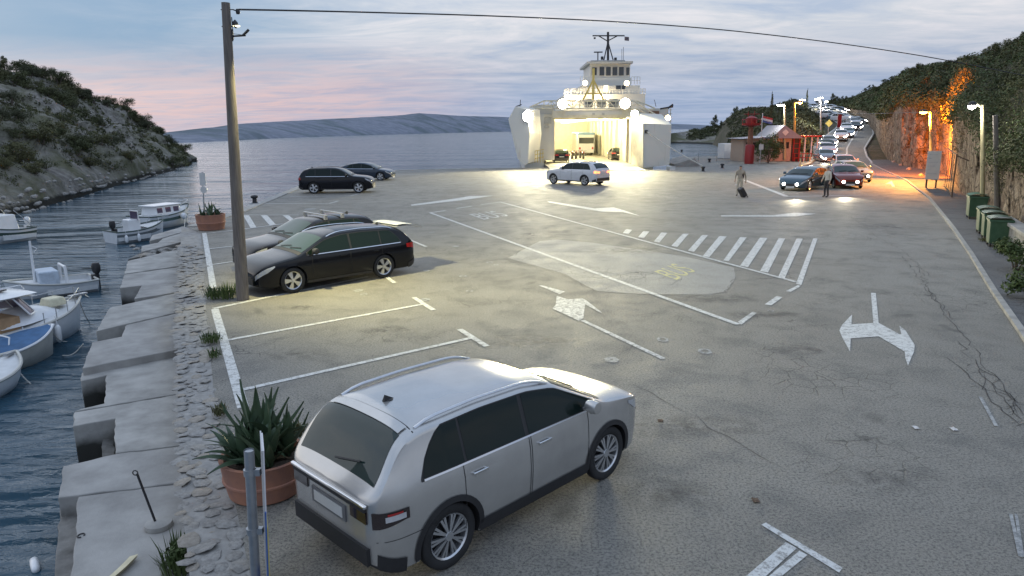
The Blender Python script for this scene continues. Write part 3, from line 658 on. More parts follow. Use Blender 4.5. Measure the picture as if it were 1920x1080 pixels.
# low scrub mass on both hills: one object each, nobody could count it
def scrub(name, pts, n, size, i0, i1, j0, j1, label, mats, seed, thr=-.1, parent=None, leaf=.16, tall=.7):
    q = random.Random(seed); b = MB()
    for k in range(n):
        i = q.randrange(i0, i1); j = q.randrange(j0, j1); p = pts[i][j].lerp(pts[i + 1][j + 1], q.random())
        if fbm(p.x * .1, p.y * .1, seed) < thr: continue
        s = size * q.uniform(.5, 1.3); near = max(.34, min(1.4, p.y / 95)); leaves(b, int(16 / near ** .7), [((p.x, p.y, p.z + s * .3), (s, s, s * tall))], leaf * near * s / size, q, mi=q.randrange(len(mats)))
    o = obj(name, raw(b, name, mats), None, parent); tag(o, label, kind='stuff'); return o
scrub('hillside_scrub', lpts, 4200, .42, int(n_l * .38), n_l - 5, 6, 69, 'low grey green scrub and dry grass between the rocks across the inlet', [FOL[2], FOL[1], FOL[0]], 5, -.05, leaf=.15)
scrub('slope_scrub', rpts, 13000, .7, 2, len(rpts) - 90, JC - 5, NV, 'dense dark scrub covering the slope above the rock face', [FOL[0], FOL[1], FOL[0], FOL[3]], 6, -.5, leaf=.17)
scrub('ivy', rpts, 1500, .30, 120, len(rpts) - 90, 22, JC, 'creepers hanging over the rock face by the bins', [FOL[0], FOL[1]], 8, .05, leaf=.08)
bpts = [V_land[i * 41:(i + 1) * 41] for i in range(41)]
scrub('bank_scrub', bpts, 3600, .8, 4, 24, 5, 36, 'dark olive scrub on the bank behind the kiosk', [FOL[0], FOL[1], FOL[2]], 15, -.45, leaf=.22)
scrub('headland_scrub', hpts, 1300, .9, 8, len(hpts) - 2, 5, 18, 'dark scrub on the low headland', [FOL[0], FOL[2]], 9, -.3, leaf=.3)
for k in range(120):                              # trees on the slope and its crest
    i = rv.randrange(2, len(rpts) - 100); j = rv.choice([NV, NV, NV, NV - 3, NV - 8, NV - 13, NV - 18, NV - 24, NV - 30, NV - 36]) ; p = rpts[i][j]
    s = rv.uniform(.7, 1.4) * (1.0 if p.y > 60 else .6); kd = rv.choice(['shrub', 'shrub', 'pine']); plant(kd, rv.choice([0, 1]) if kd == 'shrub' else rv.randrange(3), p + Vector((0, 0, -.2)), s * 1.2, s * rv.uniform(.8, 1.1), rv.uniform(0, 6), 'slope_tree', 'dark bushy tree on the steep slope above the road', 'tree', 'trees on the slope above the road')
for px, D, s, kd in [(1338, 245, 2.4, 'pine'), (1350, 250, 1.6, 'pine'), (1362, 246, 1.9, 'pine'), (1378, 240, 3.0, 'pine'), (1392, 236, 2.0, 'shrub'), (1405, 230, 2.6, 'shrub'), (1318, 252, 1.4, 'shrub'), (1305, 254, 1.2, 'shrub')]:
    i = min(range(len(hpts)), key=lambda a: abs(hpts[a][9].x / hpts[a][9].y - colx(px, D, 3) / D)); p = hpts[i][10]
    plant(kd, 0, p - Vector((0, 0, .3)), s * 1.3, s * 1.4, px, 'headland_pine', 'dark pine on the low headland right of the ferry', 'tree', 'pines on the headland')
for px, py, D, s, kd, lab in [(1444, 246, 150, 2.0, 'cypress', 'tall thin cypress on the skyline left of the white street lamp'), (1428, 248, 155, 3.0, 'shrub', 'round dark tree left of the cypress on the skyline'), (1412, 250, 160, 2.6, 'shrub', 'dark tree behind the red harbour light'), (1462, 236, 165, 2.6, 'shrub', 'dark tree just right of the cypress'), (1478, 228, 175, 2.2, 'pine', 'dark pine behind the white street lamp'), (1511, 212, 195, 1.6, 'cypress', 'slim cypress on the skyline above the queue of cars'), (1535, 202, 215, 2.0, 'shrub', 'dark bush at the top of the hill road'), (1561, 202, 220, 2.0, 'pine', 'small pine at the top right of the hill road'), (1500, 236, 150, 2.2, 'shrub', 'olive bush on the bank beside the orange lit pole'), (1520, 240, 140, 1.8, 'shrub', 'low bush on the bank below the upper queue')]:
    p = atd(px, py, D); plant(kd, 0 if kd != 'shrub' else rv.choice([0, 1, 2]), p, s * (1.0 if kd != 'cypress' else .9), s * (1.0 if kd != 'cypress' else 1.3), px, {'cypress': 'cypress_tree', 'pine': 'pine_tree', 'shrub': 'bushy_tree'}[kd], lab, 'tree')
# kiosk oleander, near bushes
def bush(px, py, z, s, sz, k, label, n=1, name='leafy_bush', cat='bush', leaf=.07, cnt=1500, fm=3):
    q = random.Random(int(px * 3 + py)); b = MB(); cl = [((q.uniform(-.75, .75) * s, q.uniform(-.6, .6) * s, q.uniform(.2, 1.0) * sz), (q.uniform(.25, .4) * s, q.uniform(.25, .4) * s, q.uniform(.2, .32) * sz)) for _ in range(13)]
    leaves(b, cnt, cl, leaf, q); t = thing(name, label, cat, at(px, py, z)); obj('foliage', raw(b, 'foliage', [FOL[fm]]), None, t)
    st = MB()
    for c_, r_ in cl[:7]: st.tube([(0, 0, -.05), (c_[0] * .4, c_[1] * .4, c_[2] * .6), c_], [.03 * s, .02 * s, .008 * s], 5)
    st.build('stem', BARK, t); return t
bush(1440, 306, 0, 1.9, 3.1, 0, 'big leafy bush beside the red cylinder in front of the kiosk', leaf=.14)
bush(1903, 508, .05, .85, .8, 0, 'low green bush against the stone wall right of the bins', leaf=.05, cnt=1800)
bush(1935, 560, .05, .7, .75, 0, 'green bush at the right edge of the picture', leaf=.05)
def weeds(px, py, z, s, n, label, name='weed_tuft', hgt=.35, fm=3):
    q = random.Random(int(px)); b = MB()
    for _ in range(n):
        a = q.uniform(0, 6.28); r = s * q.random() ** .6; x, y = r * math.cos(a), r * math.sin(a); h = hgt * q.uniform(.4, 1); d = Vector((math.cos(a), math.sin(a), 0)) * q.uniform(.05, .5) * h; w_ = Vector((-math.sin(a), math.cos(a), 0)) * q.uniform(.004, .014)
        p0, p1, p2 = Vector((x, y, 0)), Vector((x, y, h * .6)) + d * .4, Vector((x, y, h)) + d
        b.add([p0 - w_, p0 + w_, p1 + w_, p1 - w_, p2], [(0, 1, 2, 3), (3, 2, 4)])
    leaves(b, n * 2, [((0, 0, hgt * .35), (s, s, hgt * .35))], .028, q)
    t = thing(name, label, 'weeds', at(px, py, z)); obj('blades', raw(b, 'blades', [FOL[fm]]), None, t); return t
weeds(424, 556, .02, .42, 170, 'leafy green weeds at the foot of the wooden pole'); weeds(402, 558, .04, .25, 80, 'small weed clump left of the pole weeds on the wall edge')
weeds(397, 640, .04, .22, 90, 'weeds growing from the wall beside the first bay line', hgt=.22); weeds(403, 668, .04, .12, 40, 'thin weeds along the wall below the bay corner', hgt=.18); weeds(414, 775, .04, .12, 60, 'yellowish weeds on the wall edge above the agave pot', hgt=.16, fm=1)
weeds(338, 1068, -.5, .2, 120, 'feathery green weed growing from the wall foot near the bottom edge', hgt=.42); weeds(1845, 452, .08, .2, 50, 'dry weeds under the green bins', hgt=.18, fm=1); weeds(1880, 470, .08, .3, 70, 'weed tuft at the end of the stone wall', hgt=.25); weeds(560, 812, .02, .18, 60, 'dry orange weeds behind the big agave pot', hgt=.2, fm=1)

# ================================================================ LEFT QUAY FURNITURE
def agave_leaf(bend, twist, m):
    b = MB(); n = 8; vs = []
    for i in range(n + 1):
        t = i / n; wd = .055 * (1 - t ** 2.2) * (.6 + 1.2 * min(t * 3, 1) * (1 - t * .3)); z = t * (1 - .12 * bend * t); sag = -.12 * t * t * (1 + 2.2 * bend * t); a_ = twist * t; ca, sa = math.cos(a_), math.sin(a_)
        vs += [(-wd * ca, sag + .02 - wd * sa, z), (0, sag - wd * .35, z), (wd * ca, sag + .02 + wd * sa, z)]
    b.add(vs, [(3 * i + a, 3 * i + a + 1, 3 * i + a + 4, 3 * i + a + 3) for i in range(n) for a in (0, 1)]); me = b.mesh('leaf', 70); me.materials.append(m); return me
LEAF_D = mat('dry_agave_leaf', (.20, .145, .075), .8, col2=(.12, .085, .05), scale=4)
ALEAFS = [agave_leaf(0, .2, LEAF_A), agave_leaf(.7, -.4, LEAF_A), agave_leaf(1.5, .5, mat('agave_leaf_pale', (.085, .13, .075), .5, col2=(.06, .095, .05), scale=3)), agave_leaf(-.5, .1, LEAF_A), agave_leaf(2.6, .9, LEAF_D)]
def planter(px, py, r, h, nl, ll, lab_p, lab_a, seed):
    q = random.Random(seed); p = at(px, py); t = thing('planter', lab_p, 'planter', (p.x, p.y, 0))
    b = MB(); b.lathe([(r * .80, 0), (r * .88, .02), (r * .96, h * .42), (r * 1.0, h * .45), (r * 1.0, h * .5), (r * .97, h * .52), (r * 1.02, h * .97), (r * 1.04, h), (r * .93, h), (r * .9, h * .8), (0, h * .8)], 40); b.build('pot', TERRA, t, smooth=40)
    b = MB(); b.lathe([(r * .9, h * .82), (r * .5, h * .86), (0, h * .88)], 24); b.build('soil', SOIL, t)
    a = thing('agave_plant', lab_a, 'plant', (p.x, p.y, h * .84))
    for c in range(5):
        cx, cy = (0, 0) if c == 0 else (r * .5 * math.cos(c * 1.57 + .4), r * .5 * math.sin(c * 1.57 + .4))
        m = nl // 5
        for k in range(m):
            f = k / m; az = k * 2.4 + c; tilt = .15 + 1.15 * f * f + q.uniform(-.1, .1); L = ll * (1.0 - .35 * f) * q.uniform(.75, 1.1) * (1.1 if c == 0 else .9)
            o = obj('leaf', ALEAFS[4] if f > .86 and q.random() < .45 else ALEAFS[q.randrange(4)], None, a, (cx + .05 * math.cos(az), cy + .05 * math.sin(az), 0)); o.rotation_euler = Matrix.Rotation(az, 3, 'Z').to_4x4().to_euler()
            o.rotation_euler = (Matrix.Rotation(az, 4, 'Z') @ Matrix.Rotation(tilt, 4, 'X')).to_euler(); o.scale = (L * 1.25, L, L)
    return t
planter(500, 918, .47, .46, 100, .85, 'round terracotta pot behind the silver car', 'large dark green agave in the pot behind the silver car', 3)
planter(397, 430, .60, .66, 55, .62, 'round terracotta planter by the far end of the rubble wall', 'spiky agave in the far round planter by the water', 5)
# utility pole with its fittings and cable
pb = at(455, 562); pt = atd(423, 5, pb.y); ph = pt.z
up = thing('utility_pole', 'tall leaning wooden utility pole standing in front of the black estate car', 'pole', (pb.x, pb.y, 0))
top = Vector((pt.x - pb.x, 0, ph)); b = MB(); b.tube([(0, 0, -.3), top * .3, top * .7, top], [.155, .14, .115, .095], 14); b.build('shaft', WOODP, up, smooth=50)
def pp(py, dx=0): f = (562 - py) / 557.0; return top * f + Vector((dx, 0, 0))
b = MB(); b.tube([pp(17, -.12), pp(17, .16)], .012, 6); b.tube([pp(17, .16), pp(21, .30)], .016, 6); b.lathe([(0, -.05), (.04, -.05), (.05, 0), (.04, .06), (0, .07)], 10, c=pp(21, .27)); b.build('insulator', DARKM, up)
b = MB(); b.tube([pp(46, -.12), pp(46, .14)], .014, 6); b.lathe([(0, -.06), (.05, -.06), (.10, .0), (.04, .05), (0, .06)], 12, axis='X', c=pp(42, .2)); b.build('small_flood_lamp', DARKM, up)
b = MB(); b.lathe([(.085, 0), (.07, -.02), (0, -.03)], 14, c=pp(45, .22)); b.build('lamp_lens', emis('pole_lamp_lens', (1, .93, .6), 2.0), up)
l = bpy.data.lights.new('pole_lamp_light', 'SPOT'); l.energy = 3200; l.color = (1.0, .90, .44); l.spot_size = R(140); l.spot_blend = 1.0; l.shadow_soft_size = .12; lo = bpy.data.objects.new('pole_lamp_light', l); COL.objects.link(lo); lo.location = Vector((pb.x, pb.y, 0)) + pp(78, .35); lo.rotation_euler = (Vector((-1.0, 20.5, 0)) - lo.location).to_track_quat('-Z', 'Y').to_euler()
b = MB(); b.tube([pp(64, -.06), pp(62, .42)], .022, 6); b.tube([pp(62, .36), pp(52, .50)], .03, 6); b.tube([pp(58, .05), pp(61, .34)], .006, 5); b.build('bracket_arm', DARKM, up)
b = MB(); b.tube([pp(30, .12), pp(45, .13), pp(72, .12)], .012, 5); b.box(pp(60, .11), (.05, .05, .22)); b.build('junction_cable', DARKM, up)
cab = MB(); A = Vector((pb.x, pb.y, 0)) + pp(17, .3)
ctrl = [(440, 17.5, pb.y), (700, 23, 21), (1000, 32, 25), (1250, 46, 28.5), (1450, 65, 31), (1660, 93, 33.5), (1800, 117, 35.5), (2000, 158, 38)]
cpts = []
for (a0, b0, d0), (a1, b1, d1) in zip(ctrl, ctrl[1:]):
    for k in range(6): f = k / 6; cpts.append(atd(a0 + (a1 - a0) * f, b0 + (b1 - b0) * f, d0 + (d1 - d0) * f))
cpts = [sum((cpts[max(0, min(len(cpts) - 1, i + k))] for k in range(-3, 4)), Vector()) / 7 if 0 < i else A for i in range(len(cpts))]
cab.tube(cpts, .022, 6); tag(cab.build('overhead_cable', DARKM, smooth=60), 'black overhead cable running across the sky from the wooden pole', 'cable')
# sign post seen edge on, near the big pot
sp = at(478, 1090); q0 = atd(447, 868, sp.y - .3)
ps = thing('sign_post', 'grey steel sign post with stacked panels seen edge on behind the silver car', 'sign post', (sp.x, sp.y, 0))
tp = Vector((q0.x - sp.x, q0.y - sp.y + .25, q0.z)); b = MB(); b.tube([(0, 0, -.2), tp], .044, 16, caps=False); b.tube([(0, 0, -.2), tp - Vector((0, 0, .01))], .038, 16); b.build('tube', GREY_ST, ps, smooth=50)
for f in (.84, .40):
    b = MB(); c = tp * f; b.lathe([(.046, -.03), (.055, -.03), (.055, .03), (.046, .03)], 16, c=c); b.box(c + Vector((.07, 0, 0)), (.05, .05, .06)); b.build('clamp', GREY_ST, ps, smooth=40)
for k, (z0, z1, off, yo, m) in enumerate([(.10, 1.06, .105, .02, 'sign_back'), (.30, 1.06, .125, 0, 'sign_front'), (-.1, .62, .14, -.05, 'sign_blue'), (-.1, .5, .155, -.06, 'sign_yellow')]):
    mm = {'sign_back': mat('sign_alu', (.55, .55, .55), .5, .4, vary=.05), 'sign_front': mat('sign_white', (.66, .64, .66), .5, vary=.04), 'sign_blue': mat('sign_blue', (.05, .12, .35), .4, vary=.05), 'sign_yellow': mat('sign_yellow', (.6, .5, .15), .5, vary=.05)}[m]
    b = MB(); H_ = tp.z; lo, hi = tp * z0, tp * z1; c = (lo + hi) / 2 + Vector((off, yo, 0)); d = (hi - lo)
    rot = Vector((0, 0, 1)).rotation_difference(d.normalized()).to_matrix() @ Matrix.Rotation(math.atan2(-sp.x, sp.y) - .03, 3, 'Z'); b.box(c, (.012, .40 - .05 * k, d.length), rot); b.build('panel', mm, ps)
# small post sign at the water's edge
sg = at(383, 412); st_ = atd(379, 322, sg.y); t = thing('quay_sign', 'thin post with a small white sign by the far planter', 'sign', (sg.x, sg.y, 0)); b = MB(); b.tube([(0, 0, -.5), (st_.x - sg.x, 0, st_.z)], .035, 8); b.build('post', GREY_ST, t); b = MB(); b.box((st_.x - sg.x, -.03, st_.z - .35), (.28, .03, .6)); b.build('plate', PLATE, t); b = MB(); b.lathe([(0, -.02), (.16, -.02), (.16, .02), (0, .02)], 16, axis='Y', c=(st_.x - sg.x, -.03, st_.z - .85)); b.build('round_plate', PLATE, t)
# rod in a concrete disc foot
fo_ = at(298, 988, -.5); t = thing('mooring_stand', 'rusty rod standing in a round concrete foot on the walkway', 'stand', fo_); b = MB(); b.lathe([(.0, 0), (.155, 0), (.16, .02), (.15, .06), (.05, .08), (0, .08)], 28); b.build('foot', CONC2, t, smooth=40)
tp_ = atd(257, 888, fo_.y - .02) - fo_; b = MB(); b.tube([(-.03, 0, .05), tp_], .014, 8); b.build('rod', DARKM, t); b = MB(); b.tube([tp_ + Vector((.03 * math.cos(a) - .02, .0, .03 * math.sin(a) + .01)) for a in [i * .7 for i in range(10)]], .007, 6); b.build('ring', DARKM, t)
p = at(152, 1005, -.5); b = MB(); b.tube([(p.x + .035 * math.cos(a), p.y + .045 * math.sin(a), -.492) for a in [i * .6 for i in range(10)]], .008, 6); tag(b.build('mooring_ring', DARKM), 'small iron ring lying on the walkway slab', 'ring')
p = at(228, 1075, -.5); t = thing('bow_board', 'pale yellow curved board lying at the bottom edge of the walkway', 'board', p); b = MB(); b.grid(lambda u, v: (-.04 + .1 * v - .06 * (1 - u) ** 2, -.25 + .5 * u, .02 + .03 * v), 8, 2); b.grid(lambda u, v: (-.04 + .1 * v - .06 * (1 - u) ** 2, -.25 + .5 * u, .04 + .03 * v), 8, 2); b.build('plank', mat('pale_yellow', (.60, .54, .36), .6), t)
p = at(66, 1062, WZ); t = thing('floating_fender', 'white sausage fender floating in the dark water at bottom left', 'fender', p, rz=-.9); b = MB(); b.lathe([(0, -.17), (.03, -.165), (.05, -.13), (.055, 0), (.05, .13), (.03, .165), (0, .17)], 14, axis='X', c=(0, 0, .02)); b.build('body', WHITE, t, smooth=60)
p = at(575, 391); 
b = MB(); 
for px, py, lab in [(478, 382, 'dark mooring bollard on the left quay edge'), (1318, 322, 'squat mooring bollard holding the ferry rope'), (1354, 316, 'small dark bollard right of the ferry rope'), (1330, 305, 'dark bollard behind on the pier right of the ferry'), (1278, 286, 'bollard on the pier close to the ferry side')]:
    p = at(px, py); t = thing('mooring_bollard', lab, 'bollard', p); b = MB(); b.lathe([(0.22, 0), (.2, .06), (.13, .1), (.12, .3), (.2, .36), (.21, .44), (.14, .5), (0, .51)], 16); b.build('post', DARKM, t, smooth=40); b = MB(); b.lathe([(.3, 0), (.3, .05), (0, .05)], 16); b.build('base', GREY_ST, t)
# litter on the asphalt
for px, py, lab in [(1417, 940, 'brown leaf'), (1717, 803, 'crumpled paper'), (1788, 806, 'pale cup scrap'), (1238, 790, 'dark leaf')]:
    q = at(px, py); b = MB(); s = .05; b.grid(lambda u, v: (q.x + (u - .5) * s * 1.5, q.y + (v - .5) * s * 2, .012 + .03 * abs(mn.noise((u * 3 + px, v * 3, 1)))), 5, 4); tag(b.build('litter_scrap', mat('litter_' + ('brown' if 'leaf' in lab else 'white'), (.13, .08, .05) if 'leaf' in lab else (.6, .58, .56), .8)), {'brown leaf': 'curled brown leaf on the asphalt right of the silver car', 'white paper scrap': 'white paper scrap on the asphalt above the bottom T marking', 'crumpled paper': 'crumpled pale scrap on the asphalt left of another one', 'pale cup scrap': 'pale scrap beside the cracked asphalt on the right', 'tiny white paper scrap': 'tiny white scrap right of the bottom T marking', 'dark leaf': 'dark leaf on the asphalt near the silver car bonnet'}[lab], 'litter')
# ================================================================ CARS
SPEC = {
 'crossover': dict(L=4.30, W=1.785, H=1.555, wb=2.60, fo=.86, wr=.335, belt=1.02, zb=.22, prof=[(0, .97), (.05, 1.03), (.12, 1.12), (.30, 1.40), (.42, 1.485), (.62, 1.53), (1.4, 1.555), (2.1, 1.54), (2.55, 1.475), (3.30, 1.09), (3.42, 1.055), (3.9, .99), (4.1, .945), (4.2, .89), (4.26, .81), (4.30, .68)], rw=(.09, .44), ws=(2.60, 3.26), sw=(.55, 3.12), roof=(.5, 2.5), pil=(1.10, 1.98), doors=((1.04, 2.0), (2.03, 3.02)), clad=True, spokes=10),
 'estate': dict(L=4.69, W=1.83, H=1.455, wb=2.69, fo=.90, wr=.33, belt=.93, zb=.19, prof=[(0, .84), (.04, .93), (.12, 1.03), (.35, 1.28), (.55, 1.38), (.85, 1.42), (1.7, 1.455), (2.3, 1.44), (2.8, 1.37), (3.52, .995), (3.66, .955), (4.2, .88), (4.45, .82), (4.58, .75), (4.65, .68), (4.69, .58)], rw=(.11, .45), ws=(2.84, 3.47), sw=(.52, 3.35), roof=(.6, 2.72), pil=(1.18, 2.10), doors=((1.15, 2.12), (2.15, 3.25)), clad=False, spokes=5),
 'suv': dict(L=4.70, W=1.90, H=1.65, wb=2.86, fo=.87, wr=.37, belt=1.08, zb=.24, prof=[(0, 1.0), (.04, 1.1), (.12, 1.25), (.30, 1.50), (.5, 1.59), (.9, 1.635), (1.8, 1.65), (2.3, 1.63), (2.75, 1.54), (3.38, 1.17), (3.5, 1.13), (4.2, 1.06), (4.55, .96), (4.66, .84), (4.70, .68)], rw=(.10, .40), ws=(2.78, 3.34), sw=(.5, 3.2), roof=(.55, 2.68), pil=(1.12, 2.1), doors=((1.1, 2.12), (2.15, 3.15)), clad=False, spokes=5),
 'fastback': dict(L=4.62, W=1.82, H=1.44, wb=2.77, fo=.86, wr=.34, belt=.93, zb=.18, prof=[(0, .95), (.06, 1.0), (.3, 1.06), (.8, 1.24), (1.3, 1.38), (1.9, 1.44), (2.4, 1.42), (2.85, 1.31), (3.6, .95), (3.72, .92), (4.2, .84), (4.42, .78), (4.53, .72), (4.59, .65), (4.62, .55)], rw=(.3, 1.1), ws=(2.9, 3.52), sw=(.95, 3.4), roof=(1.2, 2.8), pil=(1.5, 2.2), doors=((1.2, 2.2), (2.23, 3.3)), clad=False, spokes=5),
 'hatch': dict(L=4.15, W=1.78, H=1.47, wb=2.58, fo=.82, wr=.32, belt=.95, zb=.19, prof=[(0, .92), (.05, 1.0), (.14, 1.12), (.34, 1.36), (.5, 1.42), (1.0, 1.465), (1.7, 1.465), (2.2, 1.40), (2.95, 1.01), (3.1, .97), (3.75, .90), (3.95, .84), (4.06, .77), (4.12, .70), (4.15, .58)], rw=(.10, .42), ws=(2.25, 2.9), sw=(.5, 2.8), roof=(.5, 2.15), pil=(.95, 1.75), doors=((.95, 1.72), (1.75, 2.8)), clad=False, spokes=5)}
class Shape:
    def __init__(s, sp):
        s.sp = sp; L = sp['L']; xs = np.linspace(0, L, 480); zs = np.interp(xs, [p[0] for p in sp['prof']], [p[1] for p in sp['prof']])
        k = np.hanning(33); k /= k.sum(); zp = np.concatenate([np.full(16, zs[0]), zs, np.full(16, zs[-1])]); zsm = np.convolve(zp, k, 'valid')
        e = np.minimum(xs / .08, 1) * np.minimum((L - xs) / .08, 1); s.xs = xs; s.z = zs * (1 - e) + zsm * e
    def zt(s, x): return float(np.interp(x, s.xs, s.z))
    def zb(s, x):
        L = s.sp['L']; e = max(0, 1 - x / .35) ** 2 * .12 + max(0, 1 - (L - x) / .4) ** 2 * .08; return s.sp['zb'] + e
    def w(s, x):
        L = s.sp['L']; W = s.sp['W'] / 2; a = x / L
        f = max(0, (a - .70) / .30); r = max(0, (.20 - a) / .20); qf = max(0, 1 - (L - x) / .55); qr = max(0, 1 - x / .45)
        return W * (1 - .055 * f ** 2) * (1 - .03 * r) * (.60 + .40 * max(0, 1 - qf ** 2.4) ** (1 / 2.4)) * (.74 + .26 * max(0, 1 - qr ** 2.6) ** (1 / 2.6))
    def T(s, z):
        sp = s.sp; return float(np.interp(z, [.15, .30, .5, .68, sp['belt'] - .12, sp['belt'], sp['belt'] + .08, sp['H']], [.93, .965, .99, 1.0, .985, .955, .925, .745]))
    def zc(s, x):
        zt = s.zt(x); r = .085 if zt < s.sp['belt'] + .12 else .085 + .05 * min(1, (zt - s.sp['belt'] - .12) / .3); return max(zt - r, s.zb(x) + .1)
    N = 2.5
    def Y(s, x, z):
        zc, zt = s.zc(x), s.zt(x); base = s.w(x) * s.T(min(z, zc))
        if z <= zc: return base
        q = min(1, (z - zc) / max(1e-4, zt - zc)); return base * (max(0, 1 - q ** s.N)) ** (1 / s.N)
    def top(s, x, t):
        zc, zt = s.zc(x), s.zt(x); y = s.w(x) * s.T(zc) * t; return y, zc + (zt - zc) * max(0, 1 - abs(t) ** s.N) ** (1 / s.N)
    def body(s, nx=70, ns=9, nc=9):
        L = s.sp['L']; st = sorted(set([0, .004, .012, .025, .045, .07, .1, .13] + list(np.linspace(.16, L - .2, nx)) + [L - .16, L - .125, L - .1, L - .075, L - .055, L - .038, L - .024, L - .012, L - .004, L])); b = MB(); ring = []
        for x in st:
            zb, zc = s.zb(x), s.zc(x); e = max(0, 1 - x / .06) ** 2 + max(0, 1 - (L - x) / .06) ** 2; sh = 1 - .05 * e
            half = [(s.Y(x, zb) * .55, zb), (s.Y(x, zb) * .93, zb + .004)]
            for k in range(ns + 1): z = zb + .03 + (zc - zb - .03) * k / ns; half.append((s.Y(x, z) * sh, z))
            for k in range(1, nc): th = math.pi / 2 * k / nc; t = math.cos(th) ** (2 / s.N); y, z = s.top(x, t); half.append((y * sh, z))
            half.append((0, s.zt(x) - .01 * e)); pts = [(x, y, z) for y, z in half] + [(x, -y, z) for y, z in half[-2::-1]]; ring.append(pts)
        n = len(ring[0]); b.add([p for r_ in ring for p in r_], [(i * n + k, i * n + (k + 1) % n, (i + 1) * n + (k + 1) % n, (i + 1) * n + k) for i in range(len(ring) - 1) for k in range(n)] + [tuple(range(n)), tuple(range((len(ring) - 1) * n, len(ring) * n))[::-1]])
        return b
    def side(s, x0, x1, lo, hi, sg, off=.006, nx=16, nz=6, b=None):
        b = b or MB()
        lo_ = lo if callable(lo) else (lambda x: lo); hi_ = hi if callable(hi) else (lambda x: hi)
        def fn(u, v): x = x0 + (x1 - x0) * u; z = lo_(x) + (hi_(x) - lo_(x)) * v; return (x, sg * (s.Y(x, z) + off), z)
        return b.grid(fn, nx, nz)
    def topp(s, x0, x1, t0, t1, off=.006, nx=12, nt=14, b=None):
        b = b or MB()
        def fn(u, v):
            x = x0 + (x1 - x0) * u; a = t0(x) if callable(t0) else t0; c = t1(x) if callable(t1) else t1; y, z = s.top(x, a + (c - a) * v); return (x + off * .3 * (1 if x0 > 1.5 else -1), y, z + off)
        return b.grid(fn, nx, nt)
c_ = SPEC['crossover']; c_['prof'] = [(x, z * 1.05) for x, z in c_['prof']]; c_['belt'] *= 1.04; c_['H'] *= 1.05; c_['wr'] = .35
SHAPES = {k: Shape(v) for k, v in SPEC.items()}
def rim_mesh(wr, spokes, seed=0):
    b = MB(); r = wr * .70; b.lathe([(r, -.09), (r, .0), (r * .93, -.012), (r * .90, -.05), (r * .90, -.085)], 36, axis='Y', caps=False); b.lathe([(0, .0), (r * .2, .002), (r * .24, -.02), (r * .22, -.05)], 18, axis='Y')
    for k in range(spokes):
        a = 2 * math.pi * k / spokes
        for da, w0, w1 in (((-.15, .022, .030), (.15, .022, .030)) if spokes < 8 else ((-.1, .009, .014), (.1, .009, .014))):
            p0 = Vector((math.cos(a) * r * .18, 0, math.sin(a) * r * .18)); p1 = Vector((math.cos(a + da) * r * .93, 0, math.sin(a + da) * r * .93)); t_ = (p1 - p0).normalized(); n = Vector((-t_.z, 0, t_.x))
            b.add([p0 - n * w0 + Vector((0, -.005, 0)), p0 + n * w0 + Vector((0, -.005, 0)), p1 + n * w1 + Vector((0, -.014, 0)), p1 - n * w1 + Vector((0, -.014, 0)), p0 - n * w0 - Vector((0, .04, 0)), p0 + n * w0 - Vector((0, .04, 0)), p1 + n * w1 - Vector((0, .04, 0)), p1 - n * w1 - Vector((0, .04, 0))], [(0, 1, 2, 3), (0, 4, 5, 1), (1, 5, 6, 2), (2, 6, 7, 3), (3, 7, 4, 0)])
    return b
WHEEL = {}
def wheel(root, x, y, sg, wr, spokes, detail, steer=0):
    key = (wr, spokes, detail)
    if key not in WHEEL:
        b = MB(); n = 40 if detail else 18; b.lathe([(wr * .70, -.11), (wr * .93, -.112), (wr, -.085), (wr, .085 - .11 + .11 - .10), (wr * .985, .0), (wr * .93, .012), (wr * .74, .008), (wr * .70, -.01)], n, axis='Y', caps=False); me = b.mesh('tyre', 50); me.materials.append(RUBBER)
        r_ = rim_mesh(wr, spokes).mesh('rim', 40); r_.materials.append(ALLOY)
        d = MB(); d.lathe([(0, -.07), (wr * .69, -.07), (wr * .69, -.075), (0, -.075)], 20, axis='Y'); dm = d.mesh('brake_disc'); dm.materials.append(mat('brake_dark', (.03, .03, .032), .5, .5))
        WHEEL[key] = (me, r_, dm)
    t, r_, dm = WHEEL[key]; o = obj('wheel', t, None, root, (x, y, wr), (0, 0, (0 if sg > 0 else math.pi) + steer)); obj('rim', r_, None, o)
    if detail: obj('brake_disc', dm, None, o)
    return o
SEAM = mat('panel_gap', (.012, .012, .013), .8, vary=0)
